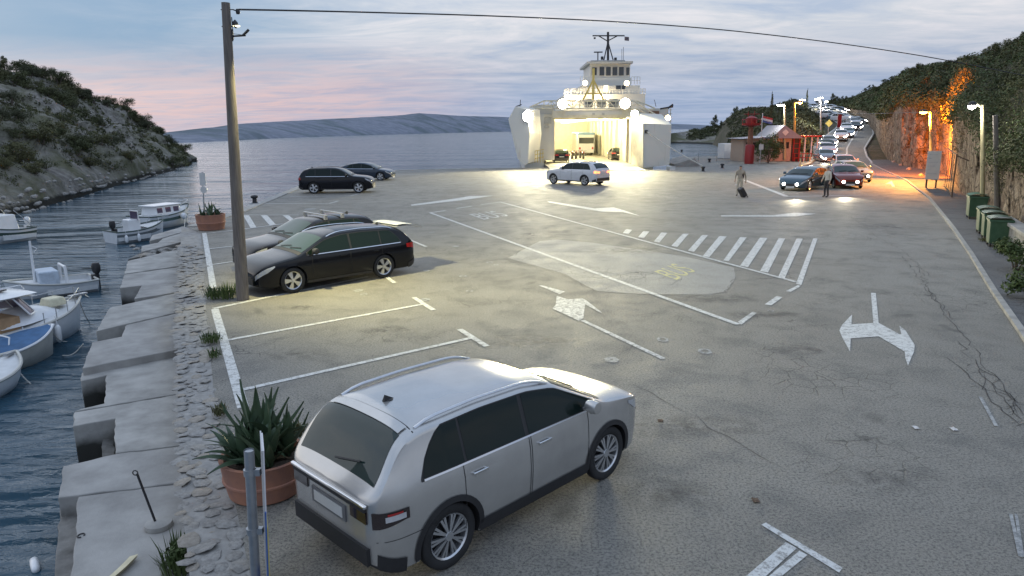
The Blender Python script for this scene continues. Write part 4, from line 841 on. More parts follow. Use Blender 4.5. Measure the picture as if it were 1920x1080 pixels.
def car(name, label, spec, loc, heading, col, detail=1, lights='off', group=None, rails=None, bars=False, blackroof=False, gate_open=False, handles=None, skip_far=None, tail_on=False, scale=1.05):
    sp = SPEC[spec]; S = SHAPES[spec]; L, W, wr = sp['L'], sp['W'], sp['wr']; xr = L - sp['fo'] - sp['wb']; xf = L - sp['fo']; x0 = (xr + xf) / 2
    root = thing(name, label, 'car', loc, math.atan2(heading[1], heading[0]), group)
    hold = []                                      # everything below is built with x from the rear bumper, then shifted
    body = S.body(*((90, 11, 10) if detail >= 2 else (54, 8, 7) if detail else (26, 5, 5))).build('body', col, root, smooth=32 if detail else 40)
    if detail:
        cb = MB()
        for x in (xr, xf):
            for sg in (1, -1): cb.lathe([(wr + .045, 0), (wr + .045, .42)], 40, axis='Y', c=(x, sg * (W / 2 + .1) - (.42 if sg > 0 else 0), wr))
        co = cb.build('cutter', BLACKP, root); m_ = body.modifiers.new('b', 'BOOLEAN'); m_.object = co; m_.solver = 'EXACT'; m_.operation = 'DIFFERENCE'
        try: m_.material_mode = 'TRANSFER'
        except Exception: pass
        bpy.context.view_layer.update(); dg = bpy.context.evaluated_depsgraph_get(); me = bpy.data.meshes.new_from_object(body.evaluated_get(dg)); old = body.data; body.modifiers.clear(); body.data = me; me.name = 'body'; bpy.data.meshes.remove(old); bpy.data.objects.remove(co)
        if len(me.materials) < 2: me.materials.append(BLACKP)
    hold.append(body)
    def put(b, nm, m, smooth=50, parent=root, bevel=0): o = b.build(nm, m, parent, smooth=smooth, bevel=bevel); hold.append(o) if parent is root else None; return o
    belt = sp['belt']; sw0, sw1 = sp['sw']; p1, p2 = sp['pil']
    lo = lambda x: belt + .015 + .02 * (1 - (x - sw0) / (sw1 - sw0))
    def hi(x):
        z = S.zc(x) + .30 * (S.zt(x) - S.zc(x)); fr = min(1, max(0, (x - sw0) / .30)); base = min(z - .015, 9)
        return max(lo(x) + .01, base * (fr ** .55) + lo(x) * (1 - fr ** .55)) if x < sw0 + .30 else max(lo(x) + .008, base)
    fx = sw1
    while fx > p2 and hi(fx) - lo(fx) < .03: fx -= .02
    for sg in (1, -1):
        for a, c in ((sw0, p1 - .035), (p1 + .0, p2 - .03), (p2 + .03, fx)): put(S.side(a, c, lo, hi, sg, .007, 14, 6), 'window', mat('side_glass', (.008, .016, .014), .04, vary=0, spec=.24))
        if detail:
            put(S.side(sw0 - .03, fx + .04, lambda x: lo(x) - .03, lambda x: max(lo(x) - .028, hi(x) + .012) if x > sw0 else lo(x) - .0, sg, .0035, 30, 6), 'window_trim', BLACKP)
            put(S.side(sw0, fx, lambda x: lo(x) - .028, lambda x: lo(x) - .008, sg, .010, 20, 1), 'belt_moulding', CHROME)
            for d0, d1 in sp['doors']:
                for xx in (d0, d1): put(S.side(xx - .004, xx + .004, sp['zb'] + .14, lo(xx) - .02, sg, .003, 1, 10), 'door_gap', SEAM)
                hx = d0 + .10; hz = belt - .12; h = MB(); y = S.Y(hx + .1, hz)
                h.box((hx + .10, sg * (y + .022), hz), (.20, .018, .026)); h.box((hx + .015, sg * (y + .01), hz), (.025, .03, .022)); h.box((hx + .185, sg * (y + .01), hz), (.025, .03, .022)); put(h, 'door_handle', handles or col, bevel=.005 if detail > 1 else 0)
            # sill cladding and wheel arch lips
            put(S.side(xr + wr + .05, xf - wr - .05, sp['zb'] + .02, sp['zb'] + (.16 if sp['clad'] else .09), sg, .012, 14, 3), 'sill', BLACKP)
            if sp['clad']:
                for x in (xr, xf):
                    a = MB(); n = 22
                    def fn(u, v, x=x):
                        th = math.pi * (-.06 + 1.12 * u); r_ = wr + .035 + .065 * v; xx = x + r_ * math.cos(th); zz = max(sp['zb'] + .02, wr + r_ * math.sin(th)); return (xx, sg * (S.Y(min(max(xx, .02), L - .02), zz) + .012), zz)
                    a.grid(fn, n, 2); put(a, 'arch_trim', BLACKP)
            m_ = MB(); mx = fx - .16; mz = lo(mx) + .08; my = S.Y(mx, lo(mx)); m_.box((mx + .02, sg * (my + .03), mz - .06), (.06, .10, .03)); m_.lathe([(0, -.09), (.07, -.08), (.085, 0), (.07, .07), (0, .10)], 12, axis='Y', c=(mx, sg * (my + .14), mz)); mo = put(m_, 'wing_mirror', col if spec != 'estate' else BLACKP)
    rt = .88
    put(S.topp(sp['ws'][0], sp['ws'][1], -rt, rt, .006), 'windscreen', GLASS); put(S.topp(sp['rw'][0], sp['rw'][1], -.86, .86, .006), 'rear_window', GLASS)
    if detail:
        wp = MB(); 
        for s_ in (-.55, .1): 
            y0, z0 = S.top(sp['ws'][1] - .03, s_); y1, z1 = S.top(sp['ws'][1] - .12, s_ + .55); wp.tube([(sp['ws'][1] - .02, y0, z0 + .02), (sp['ws'][1] - .10, y1, z1 + .018)], .009, 5)
        put(wp, 'wiper', BLACKP)
        put(S.topp(sp['ws'][1] + .005, sp['ws'][1] + .11, -.9, .9, .004, 3, 14), 'scuttle', BLACKP)
        an = MB(); y, z = S.top(.75, 0); an.add([(.70, -.02, z), (.70, .02, z), (.84, .0, z), (.72, 0, z + .07)], [(0, 1, 3), (1, 2, 3), (2, 0, 3), (0, 2, 1)]); an.lathe([(.05, -.0), (.045, .012), (0, .02)], 12, c=(.77, 0, z - .004)); put(an, 'antenna', BLACKP, None)
    if rails:
        for sg in (1, -1):
            b = MB(); pts = []
            for k in range(15):
                x = sp['roof'][0] + .1 + (sp['roof'][1] - sp['roof'][0] - .1) * k / 14; y, z = S.top(x, .90); e = min(1, k / 1.5, (14 - k) / 1.5); pts.append((x, sg * y, z + .045 * e))
            b.tube(pts, .017, 6); put(b, 'roof_rail', rails)
    if bars:
        for x in (sp['roof'][0] + .75, sp['roof'][1] - .35):
            y, z = S.top(x, .9); b = MB(); b.box((x, 0, z + .12), (.07, y * 2 + .12, .03)); b.box((x, y, z + .05), (.09, .07, .12)); b.box((x, -y, z + .05), (.09, .07, .12)); put(b, 'roof_bar', ALLOY, None)
    # lamps, grille, plates
    for sg in (1, -1):
        b = S.side(L - .44, L - .015, lambda x: S.zc(x) - .04 - .09 * min(1, (x - L + .46) / .2), lambda x: S.zc(x) - .015, sg, .008, 14, 3)
        hl = put(b, 'headlight', HEADOFF if lights == 'off' else (HEAD if detail == 0 else HEADOFF), None)
        if lights == 'on':
            b = MB(); x = L; y = S.w(L) * .80; z = S.zc(L) - .04; b.lathe([(0, .03), (.085, .02), (.09, -.02), (0, -.03)], 14, axis='X', c=(x + .02, sg * y, z)); put(b, 'lamp_lens', HEAD, 60)
        b = S.side(.012, .34 if spec != 'suv' else .16, lambda x: .73 + .06 * min(1, x / .3) + (.12 if spec in ('suv',) else 0), lambda x: .90 + (.14 if spec in ('suv',) else 0), sg, .009, 8, 3)
        yl = S.w(.02); b.box((.0, sg * yl * .72, .83 + (.1 if spec == 'suv' else 0)), (.03, yl * .36, .12)); put(b, 'tail_lamp', (mat('smoked_lamp', (.02, .012, .014), .08, coat=1) if spec == 'crossover' else TAIL) if not tail_on else emis('tail_lamp_on', (1, .25, .08), 3.0, (.5, .05, .03)), None)
        wheel(root, xr - x0, sg * (W / 2 - .045 if True else 0), sg, wr, sp['spokes'], detail); wheel(root, xf - x0, sg * (W / 2 - .045), sg, wr, sp['spokes'], detail)
    gz = S.zt(L) - .08; yl = S.w(L - .01)
    b = MB(); b.box((L - .004, 0, gz - .10), (.03, yl * 1.5, .15)); put(b, 'grille', BLACKP, None); b = MB(); b.box((L - .012, 0, .36), (.05, yl * 1.7, .14)); put(b, 'lower_grille', BLACKP, None); b = MB(); b.box((L + .014, 0, gz - .22), (.012, .52, .11)); put(b, 'number_plate', PLATE, None)
    if spec != 'crossover':
        b = MB(); b.box((-.008, 0, .66 + (.12 if spec == 'suv' else 0)), (.012, .52, .11)); put(b, 'number_plate', PLATE, None)
    b = S.side(.0, .30, lambda x: S.zb(x) + .0, lambda x: S.zb(x) + .16, 1, .012, 6, 3); S.side(.0, .30, lambda x: S.zb(x), lambda x: S.zb(x) + .16, -1, .012, 6, 3, b); yl = S.w(.01) * .94; zz = S.zb(0); b.box((.0, 0, zz + .09), (.06, yl * 2, .18)); put(b, 'rear_bumper_trim', BLACKP, None)
    if gate_open:
        b = MB(); y, z = S.top(.62, 0); hw = S.w(.3) * .72
        def fn(u, v): return (.50 - .95 * u, (v - .5) * 2 * hw * (1 - .05 * u), z + .02 + .10 * u - .22 * u * u)
        b.grid(fn, 8, 8); b.grid(lambda u, v: (fn(u, v)[0], fn(u, v)[1], fn(u, v)[2] - .05), 8, 8); put(b, 'tailgate', [PLATE]); 
    if spec == 'crossover':
        for sg in (1, -1):
            b = S.side(.10, .30, lambda x: .80 + .03 * x, lambda x: .855 + .03 * x, sg, .014, 6, 2); put(b, 'lamp_clear_lens', mat('clear_lens', (.6, .6, .62), .1, .3, coat=1), None); b = S.side(.12, .27, lambda x: .858 + .03 * x, lambda x: .885, sg, .015, 6, 2); put(b, 'lamp_red_lens', TAIL, None)
        yr = S.w(.004); b = MB(); b.box((-.02, 0, .955), (.04, yr * 1.96, .035)); put(b, 'chrome_garnish', CHROME, None, bevel=.01); b = MB(); b.box((-.012, 0, .915), (.03, yr * 1.9, .045)); put(b, 'garnish_inset', BLACKP, None)
        b = MB(); b.box((-.012, 0, .74), (.02, .52, .11)); put(b, 'number_plate', PLATE, None); b = MB(); b.box((-.006, 0, .74), (.02, .62, .17)); put(b, 'plate_recess', mat('recess_grey', (.16, .16, .165), .5), None)
        b = MB(); y0, z0 = S.top(.12, 0); y1, z1 = S.top(.16, .5); b.tube([(.10, 0, z0 + .02), (.14, -y1, z1 + .03)], .010, 5); put(b, 'rear_wiper', BLACKP)
        put(S.topp(.555, .567, -.95, .95, .003, 1, 14), 'spoiler_gap', SEAM); put(S.topp(.44, .55, -.84, .84, .018, 3, 12), 'roof_spoiler', col)
        for sg in (1, -1): put(S.side(.03, .75, .60, .606, sg, .003, 10, 1), 'bumper_gap', SEAM)
    for o in hold: o.location.x -= x0
    root.scale = (scale,) * 3
    return root
def car_at(front_px, rear_px, near, spec, **kw):
    """wheel contact pixels of the visible side; near: +1 if that side is the car's left"""
    f, r_ = at(*front_px), at(*rear_px); h = (f - r_).normalized(); n = Vector((-h.y, h.x, 0)); c = (f + r_) / 2 - n * near * (SPEC[spec]['W'] / 2 - .1)
    return dict(spec=spec, loc=(c.x, c.y, 0), heading=(h.x, h.y))
SILV = paint('silver_paint', (.53, .52, .50), .65, .26); BLK = paint('black_paint', (.005, .006, .010), .0, .14); DKGREY = paint('dark_grey_paint', (.007, .007, .009), .0, .16); NAVY = paint('dark_blue_paint', (.03, .045, .07), .2, .15); WHT = paint('white_paint', (.60, .61, .64), .0, .25)
BLUEG = paint('petrol_blue_paint', (.045, .085, .11), .3, .16); REDP = paint('red_paint', (.17, .020, .010), .1, .2); GREYP = paint('grey_paint', (.26, .27, .28), .5, .25); LBLUE = paint('blue_grey_paint', (.16, .22, .27), .4, .22); BEIGE = paint('warm_white_paint', (.62, .58, .55), .0, .25)
sc_car = car('parked_car', 'silver crossover parked in the foreground beside the agave pot', 'crossover', (-.32, 7.50, 0), (math.cos(.79), math.sin(.79)), SILV, detail=2, rails=ALLOY, handles=CHROME, scale=.94)
k_ = car_at((537, 551), (716, 521), 1, 'estate')
car('parked_car', 'black estate car with raised tailgate parked by the wooden pole', detail=2, col=BLK, rails=CHROME, gate_open=True, scale=1.02, spec='estate', loc=(k_['loc'][0] - k_['heading'][0] * .12, k_['loc'][1] - k_['heading'][1] * .12, 0), heading=k_['heading'])
h = Vector(k_['heading'] + (0,)); n = Vector((-h.y, h.x, 0)); p = Vector(k_['loc']) - n * 2.55 - h * .95
car('parked_car', 'dark grey hatchback with two roof bars behind the black estate car', 'hatch', tuple(p), tuple(h.xy), DKGREY, detail=1, bars=True)
car('parked_car', 'black sport utility car parked near the water with bright wheels', detail=1, col=NAVY if False else BLK, rails=BLACKP, **car_at((669, 362), (594, 363), -1, 'suv'))
p = at(706, 338); car('parked_car', 'dark blue saloon parked behind the black sport utility car', 'fastback', (p.x - .95, p.y + .75, 0), (1, -.12), NAVY, detail=1)
f, r_ = at(1046, 343), at(1104, 349.5); hh = Vector((-.72, .69, 0)).normalized(); car('moving_car', 'white sport utility car driving towards the open ferry bow', 'suv', (5.0, 54.6, 0), (hh.x, hh.y), WHT, detail=1, tail_on=True, rails=BLACKP)
p = at(1519, 356); car('waiting_car', 'dark blue grey saloon waiting at the stop line with headlights on', 'fastback', (p.x, p.y + .9, 0), (-.70, -.714), BLUEG, detail=1, lights='on')
p = at(1592, 352); car('waiting_car', 'red hatchback with headlights on behind the dark saloon', 'hatch', (p.x, p.y + 1.0, 0), (-.22, -.975), REDP, detail=1, lights='on')
p = at(1622, 343); car('waiting_car', 'silver grey car with headlights on right of the red hatchback', 'hatch', (p.x + .1, p.y + 2.4, 0), (-.12, -.99), GREYP, detail=1, lights='on')
p = at(1590, 322); car('waiting_car', 'white car directly behind the red hatchback in the queue', 'hatch', (p.x, p.y + 1.0, 0), (-.25, -.97), BEIGE, detail=1, lights='on')
# the queue up the hill: far cars, copies of two plain prototypes
def far_proto(spec, col): return car('queueing_car', 'x', spec, (0, 0, -50), (0, -1), col, detail=0, lights='on')
protos = [far_proto('hatch', LBLUE), far_proto('suv', WHT), far_proto('hatch', DKGREY), far_proto('fastback', GREYP)]
used_p = set()
Q = [(1546, 84, 0, 'blue grey hatchback with bright headlights first in the left queue lane'), (1546, 91, 1, 'white sport utility car second in the left queue lane'), (1548, 97.5, 2, 'dark hatchback third in the left queue lane'), (1551, 104, 3, 'grey car fourth in the left queue lane'),
     (1576, 112, 1, 'white car leading the queue on the bend'), (1590, 118, 0, 'blue grey car behind the bend leader'), (1586, 127, 1, 'white car in the middle of the bend queue'), (1602, 133, 2, 'dark car on the outside of the bend'), (1600, 142, 1, 'white car at the top of the bend'), (1608, 150, 3, 'grey car last on the bend'),
     (1580, 158, 1, None), (1570, 164, 0, None), (1558, 170, 1, None), (1549, 177, 3, None), (1540, 184, 1, None), (1533, 192, 1, None), (1524, 200, 0, None), (1556, 188, 1, None), (1568, 186, 3, None), (1545, 200, 1, None), (1560, 205, 1, None), (1575, 196, 2, None), (1530, 212, 1, None), (1515, 208, 1, None)]
for i, (px, D, k, lab) in enumerate(Q):
    z = land_z(D) + .12; r_ = protos[k] if k not in used_p else copy_tree(protos[k]); used_p.add(k)
    r_.location = (colx(px, D, z), D, z if D > 86 else .02); ang = -1.75 if D < 110 else (-2.0 if D < 130 else (-1.75 if D < 150 else -.95)); r_.rotation_euler = (0, 0, ang)
    r_['label'] = lab or 'far car with headlights on high in the queue on the hill road'; r_['group'] = 'cars queueing down the hill road'
# ================================================================ BOATS
def boat(name, label, bow, stern_c, L, B, fb, hullm, deckm, open_=True, trim=None, z0=WZ, stripe=None):
    """bow, stern_c: world xy; fb freeboard amidships"""
    h = (Vector(bow) - Vector(stern_c)); rz = math.atan2(h.y, h.x); c = (Vector(bow) + Vector(stern_c)) / 2
    t = thing(name, label, 'boat', (c.x, c.y, z0), rz)
    bw = lambda u: B / 2 * (.86 + .14 * min(1, u * 3)) * (1 - max(0, (u - .45) / .55) ** 2.3); sh = lambda u: fb * (1 + .55 * u ** 2.2 - .05 * math.sin(u * 3.1)); kl = lambda u: -.25 + .55 * max(0, (u - .72) / .28) ** 2 * fb
    def sec(u):
        b = max(bw(u), .012); s = sh(u); k = kl(u); x = -L / 2 + L * u + .10 * L * 0; f = .62 + .2 * (1 - u)
        ox = lambda z: (L * .05) * max(0, u - .6) / .4 * max(0, z / s)
        return [(x + ox(k), 0, k), (x + ox(k), b * f * .6, k * .6), (x + ox(.05), b * f, .02), (x + ox(s * .5), b * .93, s * .5), (x + ox(s), b, s)]
    n = 26; b = MB(); V = []
    for i in range(n + 1): q = sec(i / n); V += q + [(x, -y, z) for x, y, z in q[:0:-1]]
    m = 9; b.add(V, [(i * m + k, i * m + k + 1, (i + 1) * m + k + 1, (i + 1) * m + k) for i in range(n) for k in list(range(4)) + [5, 6, 7]] + [(i * m + 8, i * m, (i + 1) * m, (i + 1) * m + 8) for i in range(n)])
    b.add([V[k] for k in range(9)], [tuple(range(9))]); b.build('hull', hullm, t, smooth=45)
    gw = MB()
    for sg in (1, -1):
        pts = [Vector((sec(i / n)[4][0], sg * sec(i / n)[4][1], sec(i / n)[4][2])) for i in range(n + 1)]; gw.tube(pts, .035, 6)
    gw.tube([(sec(0)[4][0], bw(0), sh(0)), (sec(0)[4][0], -bw(0), sh(0))], .035, 6); gw.build('gunwale', trim or hullm, t, smooth=50)
    if stripe:
        st = MB()
        for sg in (1, -1): st.grid(lambda u, v: (sec(u)[3][0], sg * (bw(u) * (.93 + .055 * (v * .5 + .3)) + .006), sh(u) * (.55 + .22 * v)), 22, 1)
        st.build('hull_stripe', stripe, t)
    d = MB(); zf = (lambda u: sh(u) * (.25 if open_ and u < .62 else .93))
    for a, c_, in (((0.02, .62), (.62, .99)) if open_ else ((.02, .99),)): d.grid(lambda u, v: (sec(a + (c_ - a) * u)[4][0], (v - .5) * 2 * (bw(a + (c_ - a) * u) - .03), zf(a + (c_ - a) * u * .999) + .03 * (1 - (2 * v - 1) ** 2)), 14, 6)
    d.build('deck', deckm, t, smooth=50)
    if open_:
        ins = MB()
        for sg in (1, -1): ins.grid(lambda u, v: (sec(.02 + .6 * u)[4][0], sg * (bw(.02 + .6 * u) - .04), sh(.02 + .6 * u) * (.25 + .74 * v)), 12, 1)
        ins.build('inner_side', deckm, t)
    return t, sec, bw, sh
def outboard(t, x, z, s=1.0, m=BLACKP):
    b = MB(); b.lathe([(0, 0), (.10, .0), (.14, .08), (.15, .25), (.11, .36), (0, .38)], 14, c=(x - .12, 0, z + .12)); b.box((x - .13, 0, z - .25), (.12, .08, .75)); b.box((x - .02, 0, z - .05), (.14, .2, .25)); b.tube([(x - .05, 0, z + .3), (x + .35, .1, z + .34)], .018, 6)
    o = b.build('outboard_motor', m, t, smooth=40)
    if s != 1: o.scale = (s,) * 3
    return o
def fender(t, p, r=.075, l=.42):
    b = MB(); b.lathe([(0, -l / 2), (r * .6, -l / 2 + .02), (r, -l / 2 + .08), (r, l / 2 - .08), (r * .5, l / 2 - .02), (0, l / 2)], 12, c=p); b.tube([(p[0], p[1], p[2] + l / 2), (p[0], p[1] * .96, p[2] + l / 2 + .22)], .01, 5); b.build('fender', WHITE, t, smooth=60)
def rope(name, label, a, b_, sag, r=.014, m=None):
    q = MB(); q.tube([Vector(a).lerp(Vector(b_), k / 14) - Vector((0, 0, sag * math.sin(math.pi * k / 14))) for k in range(15)], r, 6); tag(q.build(name, m or mat('rope', (.55, .53, .48), .9, vary=.1), smooth=60), label, 'rope')
DECKW = mat('white_deck', (.62, .63, .63), .6, vary=.08, scale=4); BLUEC = mat('blue_cover', (.05, .13, .26), .75, vary=.2, scale=3, bump=.3, bscale=6); HULLG = mat('weathered_hull', (.56, .55, .50), .45, col2=(.44, .43, .39), scale=2); GREENT = mat('dark_green_trim', (.04, .07, .06), .5); CURT = mat('pale_curtain', (.45, .38, .48), .8, vary=.2)
CGL = mat('cabin_glass', (.10, .08, .12), .06, vary=0, spec=.8)
# cabin cruiser
W2 = lambda px, py: at(px, py, WZ)
bow, st = W2(150, 618), W2(-70, 676)
bow = bow.xy; st = st.xy
t, sec, bw, sh = boat('cabin_boat', 'white cabin cruiser with curved windscreen moored bow to the quay on the left', bow, st, (Vector(bow) - Vector(st)).length, 2.1, .62, WHITE, DECKW, False, trim=HULLG, stripe=None)
L = (Vector(bow) - Vector(st)).length
b = MB(); b.grid(lambda u, v: (-L * .30 + L * .62 * u, (v - .5) * 2 * .74 * (1 - .55 * max(0, u - .35) / .65), .62 + .06 + .30 * math.sin(math.pi * min(1, max(.0, (1 - u) * 1.1))) ** .6 * (1 - (2 * v - 1) ** 4)), 16, 8); b.build('cabin_trunk', WHITE, t, smooth=50)
def wsc(u, v, o=0):       # wrap-round windscreen
    a = (u - .5) * 2.5; r_ = .74 - .10 * v + o; return (-.05 - .30 * v + r_ * .75 * math.cos(a) * 1.0 - .3, r_ * math.sin(a), .92 + .50 * v)
b = MB(); b.grid(wsc, 14, 3); b.build('windscreen', CGL, t, smooth=60)
b = MB()
for u in (0, .25, .5, .75, 1): b.tube([wsc(u, 0, .01), wsc(u, .5, .01), wsc(u, 1, .01)], .022, 6)
b.tube([wsc(k / 14, 0, .01) for k in range(15)], .022, 6); b.build('window_frame', WHITE, t, smooth=50)
b = MB(); b.grid(lambda u, v: (-1.25 + 1.35 * u, (v - .5) * 1.52 * (1 - .25 * max(0, u - .6)), 1.44 + .12 * (1 - (2 * v - 1) ** 2) * math.sin(math.pi * (.15 + .8 * u))), 10, 8); b.grid(lambda u, v: (-1.25 + 1.35 * u, (v - .5) * 1.52 * (1 - .25 * max(0, u - .6)), 1.36 + .06 * math.sin(3.1 * u)), 10, 8); b.build('roof', WHITE, t, smooth=50)
b = MB(); b.box((-.7, 0, 1.585), (.55, .7, .03)); b.build('roof_hatch', mat('hatch_dark', (.05, .05, .06), .2), t)
b = MB(); b.tube([(-1.2, .55, 1.5), (-1.2, .55, 1.66), (-.2, .55, 1.68), (-.1, .5, 1.55)], .015, 6); b.tube([(-1.2, -.55, 1.5), (-1.2, -.55, 1.66), (-.2, -.55, 1.68), (-.1, -.5, 1.55)], .015, 6); b.build('roof_rail', WHITE, t)
b = MB()
for sg in (1, -1):
    prev = None
    for u in (.50, .62, .74, .86, .97):
        x, y, z = sec(u)[4]; b.tube([(x, sg * y * .92, z), (x, sg * y * .92, z + .28)], .011, 6); 
        if prev and u > .8: b.tube([prev, (x, sg * y * .92, z + .28)], .011, 6)
        prev = (x, sg * y * .92, z + .28)
b.build('bow_rail', GREY_ST, t); x, y, z = sec(.80)[4]; b = MB(); b.box((x - .1, 0, z + .16), (.5, .5, .22), None, 0, .8); b.build('deck_locker', mat('cream_locker', (.62, .58, .42), .6), t, bevel=.04); b = MB(); x, y, z = sec(.98)[4]; b.box((x, 0, z + .05), (.5, .16, .05)); b.tube([(x + .1, 0, z + .07), (x + .3, 0, z - .1)], .03, 6); b.build('anchor_roller', GREY_ST, t)
for u in (.30, .58): x, y, z = sec(u)[4]; fender(t, (x, -y - .06, z - .35), .07, .5)
b = MB(); b.box((-.9, 0, .75), (1.0, 1.3, .35)); b.build('cockpit_seat', mat('cockpit_tan', (.35, .22, .12), .7), t)
rope('mooring_rope', 'rope from the cabin cruiser bow down to the water', (bow[0] + .1, bow[1], WZ + .85), W2(168, 605) + Vector((0, 0, .0)), .1); rope('mooring_rope', 'second bow rope of the cabin cruiser with a deep sag', (bow[0] - .5, bow[1] - .4, WZ + .82), W2(158, 612) + Vector((.3, 0, .05)), .15)
# open boat with outboard
bow, st = W2(20, 562).xy, W2(178, 540).xy; t, sec, bw, sh = boat('open_boat', 'small white open boat with black outboard behind the cabin cruiser', bow, st, (bow - st).length, 1.7, .42, WHITE, DECKW, True, trim=HULLG); outboard(t, sec(0)[4][0], .42, 1.0)
b = MB(); b.box((.15, 0, .62), (.6, 1.0, .5)); b.build('console', LBLUE if False else mat('pale_blue', (.45, .52, .6), .5), t, bevel=.05); b = MB(); b.box((-.16, 0, .66), (.02, .7, .3)); b.build('console_window', CGL, t); b = MB(); b.tube([(.5, 0, .5), (.47, 0, 1.9)], [.045, .035], 8); b.tube([(.47, 0, 1.75), (.3, 0, 1.62), (.4, 0, 1.5)], .015, 5); b.build('mast', WHITE, t); b = MB(); b.tube([(-.35, .5, .4), (-.35, .45, .95), (-.35, -.45, .95), (-.35, -.5, .4)], .05, 8); b.build('arch', WHITE, t)
# rowing boat with blue cover
bow, st = W2(99, 664).xy, W2(-80, 712).xy; t, sec, bw, sh = boat('covered_boat', 'small boat with a blue cover below the cabin cruiser', bow, st, (bow - st).length, 1.5, .48, HULLG, BLUEC, False, trim=WHITE, stripe=None)
b = MB(); b.grid(lambda u, v: (sec(.3 + .65 * u)[4][0], (v - .5) * 2 * (bw(.3 + .65 * u) - .0), sh(.3 + .65 * u) + .03 + .16 * (1 - abs(2 * v - 1)) * (1 - u * .7)), 12, 8); b.build('cover', BLUEC, t, smooth=40)
b = MB(); b.tube([(sec(.45)[4][0], -.4, .5), (sec(.5)[4][0], -.3, .75), (sec(.5)[4][0], .3, .75)], .02, 6); b.build('cover_hoop', WHITE, t)
rope('mooring_rope', 'rope from the blue covered boat to the quay side', (bow.x, bow.y, WZ + .7), W2(125, 642) + Vector((0, 0, .02)), .12); rope('mooring_rope', 'long thin rope to the notch below the blue covered boat', W2(118, 668) + Vector((0, 0, .02)), at(156, 645, -.5), .1)
bow, st = W2(33, 712).xy, W2(-110, 772).xy; t, sec, bw, sh = boat('small_boat', 'white boat bow just entering the picture at the left edge', bow, st, (bow - st).length, 1.5, .42, WHITE, DECKW, False, trim=HULLG); rope('mooring_rope', 'rope hanging from the white bow at the left edge', (bow.x - .1, bow.y, WZ + .6), W2(58, 720), .1)
b = MB(); b.box((sec(.9)[4][0], 0, sec(.9)[4][2] + .05), (.2, .1, .06)); b.build('bow_cleat', GREY_ST, t)
# motor boat far left
bow, st = W2(-55, 462).xy, W2(52, 447).xy; t, sec, bw, sh = boat('motor_boat', 'white and dark motor boat at the left edge near the far shore', bow, st, (bow - st).length, 2.0, .65, WHITE, DECKW, True, trim=GREENT, stripe=GREENT); outboard(t, sec(0)[4][0], .65, 1.0, WHITE); b = MB(); b.box((-.1, 0, 1.0), (1.2, 1.3, .8), None, 0, .85); b.build('cabin', WHITE, t, bevel=.05); b = MB(); b.box((-.1, -.68, 1.12), (.8, .02, .35)); b.build('cabin_window', CGL, t)
b = MB(); b.tube([(-1.3, .8, .7), (-.6, .5, 1.6)], .02, 5); b.tube([(-1.3, -.8, .7), (-.6, -.5, 1.6)], .02, 5); b.build('rod', GREY_ST, t); fender(t, (-1.2, -1.05, .35))
# the pair at the quay corner
bow, st = W2(305, 444).xy, W2(208, 456).xy; t, sec, bw, sh = boat('launch', 'grey white open launch with windscreen and two fenders at the quay corner', bow, st, (bow - st).length, 1.9, .6, WHITE, DECKW, True, trim=GREENT, stripe=mat('grey_stripe', (.14, .16, .17), .5)); outboard(t, sec(0)[4][0] + .3, .62)
b = MB(); b.box((-.2, 0, .75), (.6, .7, .7)); b.build('console', WHITE, t, bevel=.04); b = MB(); b.box((-.02, 0, 1.28), (.05, .8, .42)); b.build('windscreen', CGL, t); b = MB(); b.tube([(-.02, .42, 1.05), (-.02, .42, 1.52), (-.02, -.42, 1.52), (-.02, -.42, 1.05)], .025, 6); b.build('windscreen_frame', WHITE, t)
for u in (.14, .36): x, y, z = sec(u)[4]; fender(t, (x, -y - .08, z - .35))
b = MB(); b.tube([(.8, .6, .7), (1.0, .5, 1.1), (1.6, .35, 1.15)], .015, 5); b.tube([(.8, -.6, .7), (1.0, -.5, 1.1), (1.6, -.35, 1.15)], .015, 5); b.build('bow_rail', GREY_ST, t)
bow, st = W2(352, 417).xy, W2(262, 431).xy; t, sec, bw, sh = boat('pilot_boat', 'small white cabin boat with dark windows behind the launch', bow, st, (bow - st).length, 2.2, .75, WHITE, DECKW, False, trim=GREENT, stripe=mat('green_stripe', (.10, .15, .13), .5))
b = MB(); b.box((-.1, 0, .98), (1.9, 1.25, .55), None, 0, .88); b.build('cabin', WHITE, t, bevel=.06); b = MB(); b.box((-.15, 0, 1.28), (2.0, 1.25, .06)); b.build('roof', WHITE, t, bevel=.03)
for x in (-.75, -.15, .42): b = MB(); b.box((x, -.60, 1.02), (.36, .03, .28), Matrix.Rotation(-.1, 3, 'X')); b.build('cabin_window', CGL, t, bevel=.01)
b = MB()
for sg in (1, -1): b.tube([sec(.68)[4][:1] + (sg * .6, 1.15), (sec(.85)[4][0], sg * .4, 1.3), (sec(1)[4][0], 0, 1.4)], .02, 6)
b.build('bow_rail', GREY_ST, t); x, y, z = sec(.6)[4]; b = MB(); b.lathe([(0, -.2), (.14, -.15), (.2, 0), (.14, .15), (0, .2)], 14, c=(x, -y - .18, z - .25)); b.build('fender', WHITE, t, smooth=60)
rope('mooring_rope', 'rope tying the far white boats to the quay corner', at(345, 432, -.4), (bow.x, bow.y, WZ + 1.1), .1)
